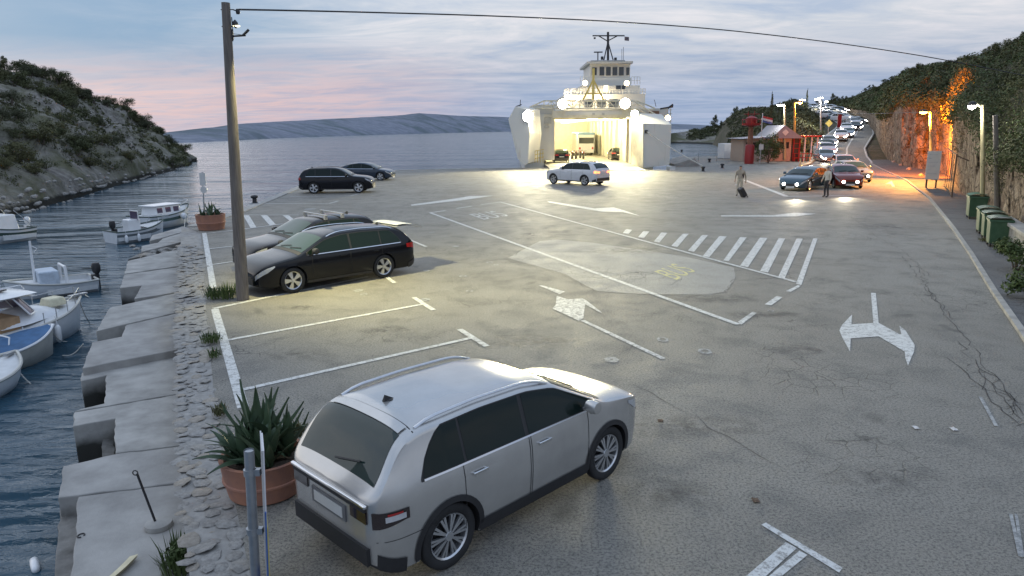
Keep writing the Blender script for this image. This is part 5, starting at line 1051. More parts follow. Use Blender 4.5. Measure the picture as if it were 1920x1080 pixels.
# ================================================================ FERRY
FC = Vector((colx(1112, 79, 0), 79, 0))
fer = thing('car_ferry', 'white car ferry moored with its bow doors open and floodlights on', 'ferry', FC)
def fl(px, py, D): return atd(px, py, D) - FC
def fb(b, px0, px1, py0, py1, D0, D1, mi=0):
    a, c = fl(px0, py1, D0), fl(px1, py0, D0); return b.bb(a.x, c.x, D0 - FC.y, D1 - FC.y, a.z, c.z, mi)
def fpart(name, m, *boxes, bevel=0, parent=fer):
    b = MB()
    for q in boxes: fb(b, *q)
    return b.build(name, m, parent, bevel=bevel)
SHIPG = mat('ship_grey_paint', (.42, .42, .40), .5, vary=.1); SHIPY = mat('ship_cream', (.66, .62, .50), .5, vary=.1, scale=2); DECKM = mat('vehicle_deck', (.33, .31, .27), .6, col2=(.22, .21, .19), scale=1, bump=.1); WDARK = mat('bridge_window', (.03, .035, .04), .08, vary=0, spec=.8); YEL = mat('ship_yellow', (.62, .48, .14), .5, vary=.08); REDB = mat('signal_red', (.5, .035, .02), .5, vary=.1)
xl, xr_ = fl(1020, 300, 82).x, fl(1183, 300, 82).x; zt_ = fl(1100, 219, 82).z
b = MB(); b.bb(xl, xr_, 3, 52, -.6, .22); b.build('vehicle_deck', DECKM, fer)
b = MB(); b.add([(xl + .3, -4.6, .05), (xr_ - .3, -8.4, .05), (xr_ - .1, 3.0, .23), (xl + .1, 3.0, .23), (xl + .3, -4.6, .012), (xr_ - .3, -8.4, .012), (xr_ - .1, 3.0, -.3), (xl + .1, 3.0, -.3)], [(0, 1, 2, 3), (7, 6, 5, 4), (0, 4, 5, 1), (1, 5, 6, 2), (2, 6, 7, 3), (3, 7, 4, 0)]); b.build('bow_ramp', DECKM, fer)
# hull sides with casings
for nm, x0, x1 in (('casing', xl - 2.2, xl), ('casing', xr_, xr_ + 2.6)):
    b = MB(); b.bb(x0, x1, 3.2, 52, -3, zt_ + .35); b.build(nm, SHIPW, fer)
b = MB(); b.bb(xl - 2.2, xr_ + 2.6, 3.4, 52, zt_, zt_ + .34); b.build('deck_head', SHIPY, fer); b = MB(); b.bb(xl, xr_, 50, 52, .2, zt_); b.build('end_bulkhead', SHIPY, fer)
for k in range(9):
    for x in (xl + .15, xr_ - .15): b = MB(); b.bb(x - .14, x + .14, 5 + k * 4.5, 5.25 + k * 4.5, .22, zt_ - .25); b.build('frame_rib', SHIPY, fer)
    b = MB(); b.bb(xl + .3, xr_ - .3, 5 + k * 4.5, 5.25 + k * 4.5, zt_ - .25, zt_ - .02); b.build('deck_beam', SHIPY, fer)
fpart('bow_beam', SHIPY, (1036, 1184, 206, 221, 82, 82.9))
fpart('beam_panel', SHIPW, (1060, 1166, 208.5, 216, 81.9, 81.98))
for px in (1113, 1131): fpart('emblem_plate', SHIPG, (px - 2.5, px + 2.5, 211.5, 216, 81.84, 81.89))
# bow door leaves
def leaf(name, P, m):
    b = MB(); q = [fl(*p) for p in P]; n = len(q) // 2; b.add(q, [tuple(range(n)), tuple(range(2 * n - 1, n - 1, -1))] + [(i, (i + 1) % n, n + (i + 1) % n, n + i) for i in range(n)]); return b.build(name, m, fer)
leaf('bow_door', [(966, 200, 78.5), (986, 205, 78.2), (993, 250, 77.6), (990, 306, 77.2), (984, 310, 77.2), (971, 298, 77.6), (953, 224, 78.4), (980, 199, 81), (1012, 206, 81), (1015, 250, 80.6), (1010, 301, 80), (1000, 305, 80), (985, 296, 80.5), (966, 224, 81)], SHIPW)
leaf('bow_door', [(1207, 231, 76.8), (1259, 234, 76.8), (1255, 309, 76.4), (1207, 315, 76.2), (1184, 212, 80.6), (1240, 214, 81), (1240, 300, 81), (1184, 309, 80.4)], SHIPW)
b = MB(); q = [fl(1185, 214, 80.3), fl(1207, 232, 76.7), fl(1207, 314, 76.1), fl(1185, 310, 80.2)]; q2 = [p + Vector((-.08, 0, 0)) for p in q]; b.add(q + q2, [(0, 1, 2, 3), (7, 6, 5, 4), (0, 4, 5, 1), (1, 5, 6, 2), (2, 6, 7, 3), (3, 7, 4, 0)]); b.build('door_inner_face', SHIPY, fer)
fpart('hawse_pipe', DARKM, (1209, 1215, 244, 250, 76.6, 76.78)); fpart('fender_wheel', SHIPW, (1250, 1260, 311, 320, 76.0, 76.3), bevel=.12)
# side houses beside the opening
fpart('wing_house', SHIPW, (1000, 1040, 196, 300, 82.6, 88)); fpart('wing_house', SHIPW, (1184, 1252, 203, 300, 82.6, 88)); fpart('vent_panel', SHIPG, (1015, 1034, 213, 232, 82.45, 82.55), (1014, 1030, 236, 240, 82.45, 82.55)); fpart('wing_opening', mat('rust_brown', (.22, .12, .07), .7), (1217, 1236, 208, 230, 82.4, 82.55))
fpart('wing_ladder', SHIPY, (1003, 1004.5, 240, 300, 82.2, 82.4), (1009, 1010.5, 240, 300, 82.2, 82.4), *[(1003, 1010, 245 + 6 * k, 246.3 + 6 * k, 82.2, 82.4) for k in range(9)])
# truss gantry over the bow
def ftube(b, pts, r): b.tube([fl(*p) for p in pts], r, 6)
b = MB(); ftube(b, [(993, 201, 82), (1020, 189, 82), (1195, 189, 82), (1228, 203, 82)], .09); ftube(b, [(993, 203, 82), (1225, 205, 82)], .09); ftube(b, [(1015, 197, 82), (1205, 197, 82)], .05)
for k in range(14): px = 1020 + k * 13.5; ftube(b, [(px, 189, 82), (px, 204, 82)], .06); ftube(b, [(px, 189 if k % 2 else 204, 82), (px + 13.5, 204 if k % 2 else 189, 82)], .05)
ftube(b, [(1190, 190, 82), (1240, 222, 81)], .09); ftube(b, [(1195, 203, 82), (1240, 232, 81)], .08); b.build('gantry_truss', SHIPY, fer)
b = MB()
for k in range(6): ftube(b, [(1232 + k * 5, 203, 83), (1232 + k * 5, 232, 83)], .05)
for y in (205, 212, 219, 226): ftube(b, [(1230, y, 83), (1260, y + 1, 83)], .04)
b.build('wing_railing', SHIPY, fer); b = MB()
for k in range(7): ftube(b, [(988 + k * 5, 283, 79), (988 + k * 5, 305, 79)], .045)
for y in (284, 291, 298): ftube(b, [(988, y + 2, 79), (1020, y - 4, 79)], .04)
b.build('ramp_railing', YEL, fer)
# superstructure tiers
fpart('lower_house', SHIPW, (1058, 1210, 176, 207, 93, 112)); fpart('middle_house', SHIPW, (1088, 1200, 160, 178, 95, 110)); fpart('upper_house', SHIPW, (1106, 1183, 146, 162, 97, 108))
wh = fpart('wheelhouse', SHIPW, (1106, 1182, 119, 148, 97.4, 106), bevel=.08)
for k in range(4): x = 1124 + k * 12.2; o = MB(); fb(o, x, x + 9, 125.5, 141.5, 97.28, 97.36); o.build('bridge_window', WDARK, wh)
for x0, x1 in ((1110, 1119), (1174, 1180)): o = MB(); fb(o, x0, x1, 126.5, 141, 97.28, 97.36); o.build('bridge_window', WDARK, wh)
fpart('wheelhouse_roof', SHIPG, (1101, 1187, 114.5, 119.5, 96.6, 107)); fpart('roof_platform', SHIPG, (1108, 1172, 112.5, 115, 97.5, 105)); fpart('name_board', SHIPG, (1122, 1160, 149.5, 152, 97.25, 97.35))
dr = fpart('house_door', emis('lit_doorway', (1, .75, .4), 1.6), (1132, 1140, 160, 172, 94.85, 94.95))
fpart('house_window', WDARK, (1155, 1164, 160, 168, 94.85, 94.95)); fpart('house_window', WDARK, (1166, 1172, 160, 168, 94.85, 94.95)); fpart('house_window', WDARK, (1098, 1112, 186, 200, 92.85, 92.95)); fpart('house_window', WDARK, (1120, 1136, 186, 200, 92.85, 92.95)); fpart('house_window', WDARK, (1142, 1158, 186, 200, 92.85, 92.95))
for px0, px1, y0, y1, D in ((1088, 1104, 144, 158, 96), (1184, 1200, 144, 158, 96), (1060, 1090, 166, 176, 93.5), (1196, 1210, 166, 176, 93.5), (1058, 1210, 168, 177, 92.8)):
    b = MB(); n = max(3, int((px1 - px0) / 6))
    for k in range(n + 1): px = px0 + (px1 - px0) * k / n; ftube(b, [(px, y0, D), (px, y1, D)], .035)
    for y in (y0, (y0 + y1) / 2): ftube(b, [(px0, y, D), (px1, y, D)], .03)
    b.build('deck_railing', SHIPW, fer)
b = MB(); ftube(b, [(1113, 128, 90), (1112, 188, 90)], .16); ftube(b, [(1112, 150, 90), (1093, 188, 90)], .11); ftube(b, [(1113, 150, 90), (1132, 188, 90)], .11); ftube(b, [(1100, 175, 90), (1125, 175, 90)], .08); b.build('mooring_a_frame', YEL, fer)
ms = MB(); ftube(ms, [(1140, 116, 100), (1140, 60, 100)], .17); ftube(ms, [(1132, 114, 100), (1139, 82, 100)], .08); ftube(ms, [(1150, 114, 100), (1141, 82, 100)], .08); ftube(ms, [(1111, 67, 100), (1171, 67, 100)], .09); ftube(ms, [(1122, 67, 100), (1139, 77, 100), (1158, 67, 100)], .08); ms.build('mast', DARKM, fer)
b = MB(); ftube(b, [(1121, 114, 100), (1121, 98, 100)], .08); fb(b, 1114, 1130, 96.5, 98.5, 99.8, 100.2); b.build('radar_scanner', DARKM, fer); b = MB(); ftube(b, [(1129, 112, 100), (1129, 106, 100)], .2); ftube(b, [(1154, 113, 100), (1154, 108, 100)], .2); ftube(b, [(1166, 113, 100), (1166, 92, 100)], .03); ftube(b, [(1169, 113, 100), (1169, 88, 100)], .03); ftube(b, [(1115, 70, 100), (1115, 73, 100)], .15); b.build('aerials', DARKM, fer)
b = MB(); q = fl(1171, 72, 100); b.grid(lambda u, v: (q.x + .6 * u, q.y + .08 * math.sin(6 * u), q.z + .25 - .5 * v - .1 * u), 6, 3); fg = b.build('flag', mat('flag_dark', (.12, .10, .12), .8), fer)
b = MB(); ftube(b, [(967, 200, 80), (978, 196, 80)], .06); ftube(b, [(975, 200, 80), (976, 187, 80)], .04); ftube(b, [(1238, 204, 80), (1262, 200, 80)], .10); ftube(b, [(1252, 203, 80), (1262, 196, 80)], .12); ftube(b, [(1230, 200, 81), (1227, 187, 81)], .03); b.build('davit', DARKM, fer)
# lamps that are lit
FLOOD = emis('floodlight_lens', (1.0, .90, .62), 26.0); FLW = emis('floodlight_white', (1, .97, .88), 30.0); DIM = emis('deck_lamp', (1, .85, .5), 14.0)
def flood(px, py, D, r, m, energy=0, target=None, col=(1, .90, .55), spot=True):
    r *= 1.12; p = fl(px, py, D); b = MB(); b.lathe([(r, 0), (r * .9, -.05), (0, -.07)], 16, axis='Y', c=p); o = b.build('floodlight', m, fer, smooth=50); b = MB(); b.lathe([(0, .25), (r * .7, .22), (r * 1.08, .0), (r * 1.08, -.03)], 16, axis='Y', c=p); b.build('lamp_housing', DARKM, o)
    if energy:
        l = bpy.data.lights.new('flood_beam', 'SPOT'); l.energy = energy; l.color = col; l.spot_size = R(115); l.spot_blend = .9; l.shadow_soft_size = .35
        lo = bpy.data.objects.new('flood_beam', l); COL.objects.link(lo); lo.location = p + FC - Vector((0, .25, 0)); lo.rotation_euler = (Vector(target) - lo.location).to_track_quat('-Z', 'Y').to_euler()
FE = 10000
flood(990, 218, 77.8, .55, FLW, FE, (-6, 40, 0), (1, .9, .6)); flood(1055, 195, 81.5, .5, FLOOD, FE, (-2, 30, 0)); flood(1172, 194, 81.5, .55, FLOOD, FE, (14, 40, 0)); flood(1190, 214, 79.6, .4, FLOOD, FE * .6, (12, 60, 0)); flood(1252, 221, 80.5, .28, DIM); flood(1097, 156, 94.5, .3, DIM); flood(1175, 156, 94.5, .3, DIM); flood(1083, 186, 92, .2, DIM)
for i, (yy, xx) in enumerate(((1.5, 0), (8, -2.2), (8, 2.2), (18, 0), (30, 0), (42, 0))):
    l = bpy.data.lights.new('deck_light', 'POINT' if i else 'SPOT'); l.energy = 2200 if i else 9000; l.color = (1, .86, .48); l.shadow_soft_size = .25; lo = bpy.data.objects.new('deck_light', l); COL.objects.link(lo); lo.location = FC + Vector((xx, yy, zt_ - .6))
    if not i: l.spot_size = R(110); l.spot_blend = .7
    b = MB(); b.box((xx, yy, zt_ - .3), (1.2, .2, .06)); b.build('deck_tube_lamp', emis('tube_lamp', (1, .9, .65), 12), fer)
for xx, yy, zz in ((-1.5, 12.4, 8.0), (2.5, 12.4, 8.0)):
    l = bpy.data.lights.new('house_light', 'POINT'); l.energy = 380; l.color = (1, .8, .48); l.shadow_soft_size = .2; lo = bpy.data.objects.new('house_light', l); COL.objects.link(lo); lo.location = FC + Vector((xx, yy, zz))
rope('ferry_rope', 'thick white mooring rope from the ferry bow door to the pier bollard', FC + fl(1213, 247, 76.4), at(1316, 318) + Vector((0, 0, .4)), .15, .05)
# vehicles on the deck
def on_deck(k, px, D, lab, rz): r_ = copy_tree(protos[k]); r_.location = (colx(px, D, .24), D, .225); r_.rotation_euler = (0, 0, rz); r_['label'] = lab; r_['group'] = 'cars on the ferry deck'
on_deck(2, 1051, 87, 'dark car on the left of the ferry deck', math.pi / 2); on_deck(2, 1156, 92, 'dark car on the right of the ferry deck just inside', math.pi / 2); on_deck(1, 1167, 101, 'white car far right inside the ferry', math.pi / 2); on_deck(3, 1141, 108, 'pale car deep inside the ferry right of the coach', math.pi / 2)
p = Vector((colx(1099, 108, .24), 108, .225)); t = thing('coach', 'white coach with blue roof stripe inside the ferry', 'coach', p); b = MB(); b.bb(-1.25, 1.25, 0, 11, .35, 3.2); b.build('body', WHT, t, bevel=.12); b = MB(); b.bb(-1.1, 1.1, -.03, -.005, 1.75, 2.6); b.build('rear_window', WDARK, t); b = MB(); b.bb(-1.27, 1.27, -.02, 11, 2.95, 3.35); b.build('roof', mat('coach_blue', (.16, .28, .42), .4), t, bevel=.1)
for sg in (-1, 1): b = MB(); b.lathe([(0, -.14), (.48, -.14), (.5, 0), (.48, .14), (0, .14)], 20, axis='X', c=(sg * 1.08, 2.6, .5)); b.build('wheel', RUBBER, t); b = MB(); b.bb(sg * .95 - .12, sg * .95 + .12, -.04, -.004, .9, 1.2); b.build('tail_lamp', TAIL, t)
def motorbike(px, D, lab, rz):
    t = thing('motorbike', lab, 'motorbike', (colx(px, D, .24), D, .225), rz, 'motorbikes on the ferry deck')
    for x in (-.68, .68): b = MB(); b.lathe([(.22, -.05), (.30, -.06), (.31, 0), (.30, .06), (.22, .05), (.22, -.05)], 20, axis='Y', c=(x, 0, .31)); b.build('wheel', RUBBER, t)
    b = MB(); b.tube([(.68, 0, .31), (.45, 0, .95)], .05, 6); b.tube([(-.68, 0, .31), (-.1, 0, .45), (.4, 0, .8)], .07, 6); b.build('frame', DARKM, t); b = MB(); b.lathe([(0, -.3), (.14, -.22), (.17, 0), (.14, .22), (0, .3)], 10, axis='X', c=(.12, 0, .82)); b.build('tank', REDP, t); b = MB(); b.box((-.4, 0, .82), (.6, .24, .1)); b.build('seat', BLACKP, t); b = MB(); b.tube([(.42, -.35, 1.05), (.48, 0, 1.0), (.42, .35, 1.05)], .02, 6); b.build('handlebar', DARKM, t); b = MB(); b.box((-.7, .3, .62), (.4, .2, .35)); b.box((-.7, -.3, .62), (.4, .2, .35)); b.build('pannier', BLACKP, t)
for k, (px, D) in enumerate([(1073, 95), (1080, 96), (1088, 98), (1094, 95)]): motorbike(px, D, ['motorbike nearest the left ribs on the ferry deck', 'second motorbike from the left on the ferry deck', 'third motorbike from the left on the ferry deck', 'rightmost motorbike on the ferry deck'][k], 1.4)
# ================================================================ PIER, KIOSK, LAMPS, ROADSIDE
CREAM = mat('kiosk_wall', (.42, .33, .27), .8, vary=.08, bump=.1); ROOFG = mat('kiosk_roof', (.24, .24, .27), .6, vary=.1); REDP2 = mat('red_lacquer', (.30, .018, .018), .4, vary=.06)
kb_ = at(1468, 303); t = thing('ticket_kiosk', 'small gabled ticket kiosk with red framed front beside the queue', 'building', (kb_.x - .5, kb_.y + .3, 0), .0)
wv = 5.6
b = MB(); b.bb(-4.3, 1.5, 0, 5, 0, 2.7); b.build('wall', CREAM, t)
b = MB(); b.bb(-4.0, 1.2, -.04, -.01, 1.55, 2.3); b.build('window_band', WDARK, t)
b = MB(); b.prism([(0, 0), (1, 0), (1, 1)], 0, 1); b = MB(); b.add([(-4.9, -.7, 2.75), (2.6, -.7, 2.75), (-1.0, -.7, 3.0), (.3, -.7, 4.3), (-4.9, 5.4, 2.75), (2.6, 5.4, 2.75), (-1.0, 5.4, 3.0), (.3, 5.4, 4.3)], [(0, 1, 3, 2), (5, 4, 6, 7), (1, 5, 7, 3), (3, 7, 6, 2), (2, 6, 4, 0), (0, 4, 5, 1)]); b.build('roof', ROOFG, t)
b = MB(); b.box((.4, -.74, 3.45), (.55, .04, .55), Matrix.Rotation(R(45), 3, 'Y')); b.build('gable_sign', PLATE, t)
fr_ = MB()
for x in (1.7, 2.4): fr_.bb(x - .06, x + .06, -.25, -.12, 0, 2.7)
for z in (.3, .9, 1.5, 2.1): fr_.bb(1.6, 2.5, -.24, -.14, z, z + .08)
fr_.build('red_frame', REDP2, t)
for x in (3.1, 3.9, 4.6): b = MB(); b.bb(x - .07, x + .07, -.1, .1, 0, 2.9); b.build('porch_post', WHITE, t)
b = MB(); b.bb(2.5, 4.9, -.4, 3, 2.9, 3.05); b.build('porch_roof', REDB, t)
b = MB(); b.bb(1.55, 2.6, .0, 4.9, 0, 2.72); b.build('dark_doorway', mat('dark_interior', (.05, .045, .05), .7), t)
for k in range(5): b = MB(); b.bb(1.6 + k * .5, 1.66 + k * .5, -.9, -.82, 0, 1.0); b.build('fence_post', REDP2, t)
b = MB(); b.bb(1.6, 3.7, -.89, -.83, .9, .98); b.bb(1.6, 3.7, -.89, -.83, .45, .52); b.build('fence_rail', REDP2, t)
p = at(1390, 299); t = thing('white_container', 'white corrugated container left of the red cylinder', 'container', (p.x - .8, p.y + 2, 0)); b = MB(); b.bb(-.9, .9, 0, 3, .05, 2.0); b.build('body', WHITE, t)
for k in range(6): b = MB(); b.bb(-.85 + k * .32, -.75 + k * .32, -.05, -.002, .1, 1.95); b.build('rib', WHITE, t)
p = at(1404, 307); t = thing('harbour_light', 'red harbour light tower with lantern gallery on a red cylinder', 'beacon', p)
D_ = p.y; zz = lambda y: atd(1404, y, D_).z
b = MB(); b.lathe([(.52, 0), (.52, zz(274)), (.42, zz(271)), (0, zz(271))], 24); b.build('base_cylinder', REDP2, t, smooth=40); b = MB(); b.tube([(0, 0, zz(271)), (0, 0, zz(232))], [.32, .24], 16); b.build('column', mat('column_rust', (.22, .09, .05), .6), t, smooth=40)
b = MB(); b.lathe([(.3, zz(238)), (1.0, zz(235)), (1.05, zz(231)), (.3, zz(231))], 20); b.lathe([(.55, zz(231)), (.55, zz(222)), (.65, zz(221.5)), (.1, zz(217))], 16); b.build('lantern', REDP2, t, smooth=30)
b = MB()
for k in range(10): a = k * .628; b.tube([(1.0 * math.cos(a), 1.0 * math.sin(a), zz(232)), (1.0 * math.cos(a), 1.0 * math.sin(a), zz(224))], .04, 5)
b.tube([(1.0 * math.cos(k * .314), 1.0 * math.sin(k * .314), zz(224)) for k in range(21)], .04, 5); b.tube([(-.4, 0, zz(219)), (-.4, 0, zz(209))], .04, 5); b.tube([(.3, 0, zz(219)), (.3, 0, zz(208))], .04, 5); b.tube([(-.9, 0, zz(214)), (.9, 0, zz(214))], .04, 5); b.build('gallery_rail', REDP2, t)
p = at(1424, 306); t = thing('flag_pole', 'tall thin pole with a small flag in front of the kiosk bush', 'flagpole', p); z1 = atd(1424, 212, p.y).z; b = MB(); b.tube([(0, 0, 0), (0, 0, z1)], .05, 8); b.build('pole', WHITE, t)
b = MB(); b.grid(lambda u, v: (.05 + 1.1 * u, .12 * math.sin(5 * u), z1 - .3 - .7 * v - .3 * u), 8, 3); o = b.build('flag', [mat('flag_red', (.5, .06, .05), .8), mat('flag_white', (.65, .65, .65), .8), mat('flag_blue', (.08, .12, .3), .8)], t)
for pl in o.data.polygons: pl.material_index = min(2, max(0, int((z1 - .3 - .3 * (pl.center.x / 1.1) - pl.center.z) / .7 * 3)))
p = at(1422, 307); t = thing('notice_post', 'short post with a pale square plate before the bush', 'sign', (p.x, p.y - .5, 0)); b = MB(); b.tube([(0, 0, 0), (0, 0, 2.2)], .05, 8); b.build('post', GREY_ST, t); b = MB(); b.bb(-.25, .25, -.09, -.06, 1.6, 2.2); b.build('plate', PLATE, t)
p = at(1328, 303); t = thing('pier_barrier', 'low steel hoop barrier on the pier right of the ferry', 'barrier', p); b = MB(); b.tube([(-1.2, 0, 0), (-1.2, 0, 1.0), (1.0, 0, 1.0), (1.0, 0, 0)], .05, 8); b.build('hoop', GREY_ST, t)
p = at(1285, 312); t = thing('pier_ramp_block', 'dark concrete ramp block beside the ferry bow door', 'block', p); b = MB(); b.add([(-1.2, 0, 0), (1.6, 0, 0), (1.6, 6, 0), (-1.2, 6, 0), (-1.2, 0, .25), (1.0, 0, .9), (1.0, 6, .9), (-1.2, 6, .25)], [(3, 2, 1, 0), (4, 5, 6, 7), (0, 1, 5, 4), (1, 2, 6, 5), (2, 3, 7, 6), (3, 0, 4, 7)]); b.build('block', CONC, t)
# street lamps
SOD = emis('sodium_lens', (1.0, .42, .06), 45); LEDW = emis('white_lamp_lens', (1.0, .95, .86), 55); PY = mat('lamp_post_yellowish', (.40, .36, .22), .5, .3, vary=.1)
def street_lamp(base, h, lab, arm=-.7, lens=LEDW, energy=0, col=(1, .95, .85), post=GREY_ST, r=.06, lens_r=.2, lean=0, aim=None):
    t = thing('street_lamp', lab, 'street lamp', base); b = MB(); b.tube([(0, 0, -.2), (lean * .5, 0, h * .5), (lean, 0, h)], [r * 1.25, r, r * .8], 10); b.build('post', post, t, smooth=50)
    b = MB(); b.tube([(lean, 0, h - .1), (lean + arm * .5, 0, h + .05), (lean + arm, -.1, h + .02)], r * .6, 8); b.build('arm', post, t)
    b = MB(); b.lathe([(0, .16), (lens_r * .8, .13), (lens_r * 1.1, 0), (lens_r * 1.0, -.02), (0, -.02)], 14, c=(lean + arm, -.1, h)); b.build('lamp_head', DARKM, t, smooth=40); b = MB(); b.lathe([(0, 0), (lens_r, -.01), (lens_r * .8, -.1), (0, -.16)], 14, c=(lean + arm, -.1, h - .03)); b.build('lamp_lens', lens, t, smooth=50)
    if energy:
        l = bpy.data.lights.new('lamp_light', 'SPOT' if aim else 'POINT'); l.energy = energy; l.color = col; l.shadow_soft_size = .18; lo = bpy.data.objects.new('lamp_light', l); COL.objects.link(lo); lo.location = Vector(base) + Vector((lean + arm, -.15, h - .45))
        if aim: l.spot_size = R(104); l.spot_blend = .5; lo.rotation_euler = Vector(aim).to_track_quat('-Z', 'Y').to_euler()
    return t
def lamp_px(px_b, py_b, px_t, py_t, D, lab, **kw):
    a = atd(px_b, py_b, D); c = atd(px_t, py_t, D); return street_lamp(a, c.z - a.z, lab, lean=c.x - a.x, **kw)
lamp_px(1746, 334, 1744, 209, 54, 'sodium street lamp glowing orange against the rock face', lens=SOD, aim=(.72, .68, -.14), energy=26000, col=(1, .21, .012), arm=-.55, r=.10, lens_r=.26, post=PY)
l = bpy.data.lights.new('lamp_light', 'SPOT'); l.energy = 9000; l.color = (1, .40, .07); l.spot_size = R(125); l.spot_blend = .8; l.shadow_soft_size = .18; lo = bpy.data.objects.new('lamp_light', l); COL.objects.link(lo); lo.location = atd(1730, 214, 53.4); lo.rotation_euler = Vector((-.45, -.15, -1)).to_track_quat('-Z', 'Y').to_euler()
lamp_px(1843, 412, 1842, 197, 31.0, 'white lit street lamp post beside the green bins', lens=LEDW, energy=150, arm=-.5, r=.085, lens_r=.15, post=PY)
lamp_px(1472, 296, 1471, 196, 87, 'street lamp with bright white head beside the kiosk gable', lens=LEDW, energy=450, arm=-.5, r=.13, lens_r=.45, post=PY)
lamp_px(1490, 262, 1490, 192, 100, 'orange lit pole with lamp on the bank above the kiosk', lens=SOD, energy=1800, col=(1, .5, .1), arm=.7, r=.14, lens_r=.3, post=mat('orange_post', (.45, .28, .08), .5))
lamp_px(1539, 258, 1539, 186, 120, 'street lamp on the bank left of the bend in the queue', lens=LEDW, energy=1500, arm=-.6, r=.14, lens_r=.42)
lamp_px(1535, 212, 1535, 183, 190, 'farthest street lamp at the top of the hill road', lens=LEDW, energy=800, arm=.5, r=.12, lens_r=.6)
lamp_px(1500, 215, 1500, 187, 185, 'lit lamp left of the slim cypress on the skyline', lens=emis('warm_lamp', (1, .9, .6), 30), arm=.6, r=.12, lens_r=.7); lamp_px(1548, 215, 1546, 190, 185, 'lit lamp right of the farthest one at the hill top', lens=LEDW, arm=.4, r=.12, lens_r=.5)
# light from the headlights that face the lot
for px, py, D in ((1490, 345, 42.2), (1582, 345, 43.2), (1545, 293, 81.5)):
    l = bpy.data.lights.new('headlight_beam', 'SPOT'); l.energy = 330; l.color = (1, .86, .6); l.spot_size = R(70); l.spot_blend = .8; l.shadow_soft_size = .1; lo = bpy.data.objects.new('headlight_beam', l); COL.objects.link(lo); p = at(px, py); lo.location = (colx(px, D, .65), D - .3, .65); lo.rotation_euler = Vector((-.35, -1, -.10)).to_track_quat('-Z', 'Y').to_euler()
# wooden pole, info board, gate frame, bins, wall
pb2 = atd(1872, 420, 30); t = thing('wooden_pole', 'dark wooden pole right of the white street lamp', 'pole', (pb2.x, pb2.y, 0)); c = atd(1866, 216, 30); b = MB(); b.tube([(0, 0, -.2), (c.x - pb2.x, 0, c.z)], [.12, .09], 12); b.build('shaft', WOODP, t, smooth=50); b = MB(); b.tube([(c.x - pb2.x, 0, c.z - .1), (1.4, 1.0, c.z - 1.6)], .01, 5); b.build('stay_wire', DARKM, t)
p = at(1744, 354); t = thing('notice_board', 'white notice board on two dark legs by the rock face', 'sign', (p.x, p.y, .07), -.45); hb = atd(1744, 285, p.y).z
b = MB(); b.bb(-.38, .42, -.06, .0, .55, hb); b.build('board', PLATE, t)
b = MB()
for zz_ in np.linspace(.9, hb - .25, 6): b.bb(-.28, .1 + .2 * math.sin(zz_ * 9), -.066, -.061, zz_, zz_ + .035)
b.build('printed_lines', mat('print_grey', (.45, .46, .47), .6), t)
for x in (-.25, .3): b = MB(); b.bb(x - .05, x + .05, .0, .08, 0, .9); b.build('leg', DARKM, t)
p0, p1 = at(1768, 350), at(1784, 372); t = thing('gate_frame', 'rusty steel frame gate against the rock beside the notice board', 'gate', (p1.x, p1.y, .05)); d = p0 - p1; hg = atd(1784, 292, p1.y).z
b = MB(); b.tube([(0, 0, 0), (0, 0, hg)], .045, 8); b.build('post', mat('rusty_steel', (.16, .11, .08), .8, .3), t); b = MB(); b.tube([(0, 0, hg), (d.x, d.y, hg + .12)], .035, 8); b.tube([(0, 0, .15), (d.x, d.y, .15)], .03, 8); b.tube([(0, 0, hg - .05), (.9, -.7, hg - .55)], .03, 8); b.build('rail', MATS['rusty_steel'], t)
for k in range(4): f = (k + 1) / 5; b = MB(); b.tube([(d.x * f, d.y * f, .15), (d.x * f, d.y * f, hg)], .015, 6); b.build('bar', MATS['rusty_steel'], t)
GRN = mat('bin_green', (.03, .078, .042), .5, col2=(.05, .105, .06), scale=4); GRND = mat('bin_lid_green', (.042, .10, .06), .5, vary=.15)
def bin_(px, py, w_, d_, h_, rz, lab):
    p = at(px, py, .07); t = thing('wheelie_bin', lab, 'bin', p, rz); b = MB(); b.add([(-w_ * .44, -d_ * .44, .1), (w_ * .44, -d_ * .44, .1), (w_ * .44, d_ * .44, .1), (-w_ * .44, d_ * .44, .1), (-w_ / 2, -d_ / 2, h_ * .86), (w_ / 2, -d_ / 2, h_ * .86), (w_ / 2, d_ / 2, h_ * .86), (-w_ / 2, d_ / 2, h_ * .86)], [(3, 2, 1, 0), (4, 5, 6, 7), (0, 1, 5, 4), (1, 2, 6, 5), (2, 3, 7, 6), (3, 0, 4, 7)]); b.build('body', GRN, t, bevel=.02)
    b = MB(); b.grid(lambda u, v: ((u - .5) * (w_ + .06), (v - .5) * (d_ + .06), h_ * .86 + .03 + (h_ * .14) * math.sin(math.pi * (.12 + .76 * v)) ** .7), 4, 10); b.bb(-w_ / 2 - .03, w_ / 2 + .03, -d_ / 2 - .03, d_ / 2 + .03, h_ * .86, h_ * .86 + .06); b.build('lid', GRND, t, smooth=40)
    b = MB(); b.tube([(-w_ * .45, -d_ / 2 - .05, h_ * .8), (w_ * .45, -d_ / 2 - .05, h_ * .8)], .018, 6); b.build('handle_bar', DARKM, t)
    for sx in (-1, 1):
        for sy in (-1, 1): b = MB(); b.lathe([(0, -.025), (.07, -.025), (.08, 0), (.07, .025), (0, .025)], 12, axis='Y', c=(sx * w_ * .38, sy * d_ * .38, .08)); b.build('castor', RUBBER, t)
rzb = math.atan2(*( (at(1900, 500) - at(1790, 400)).yx )) 
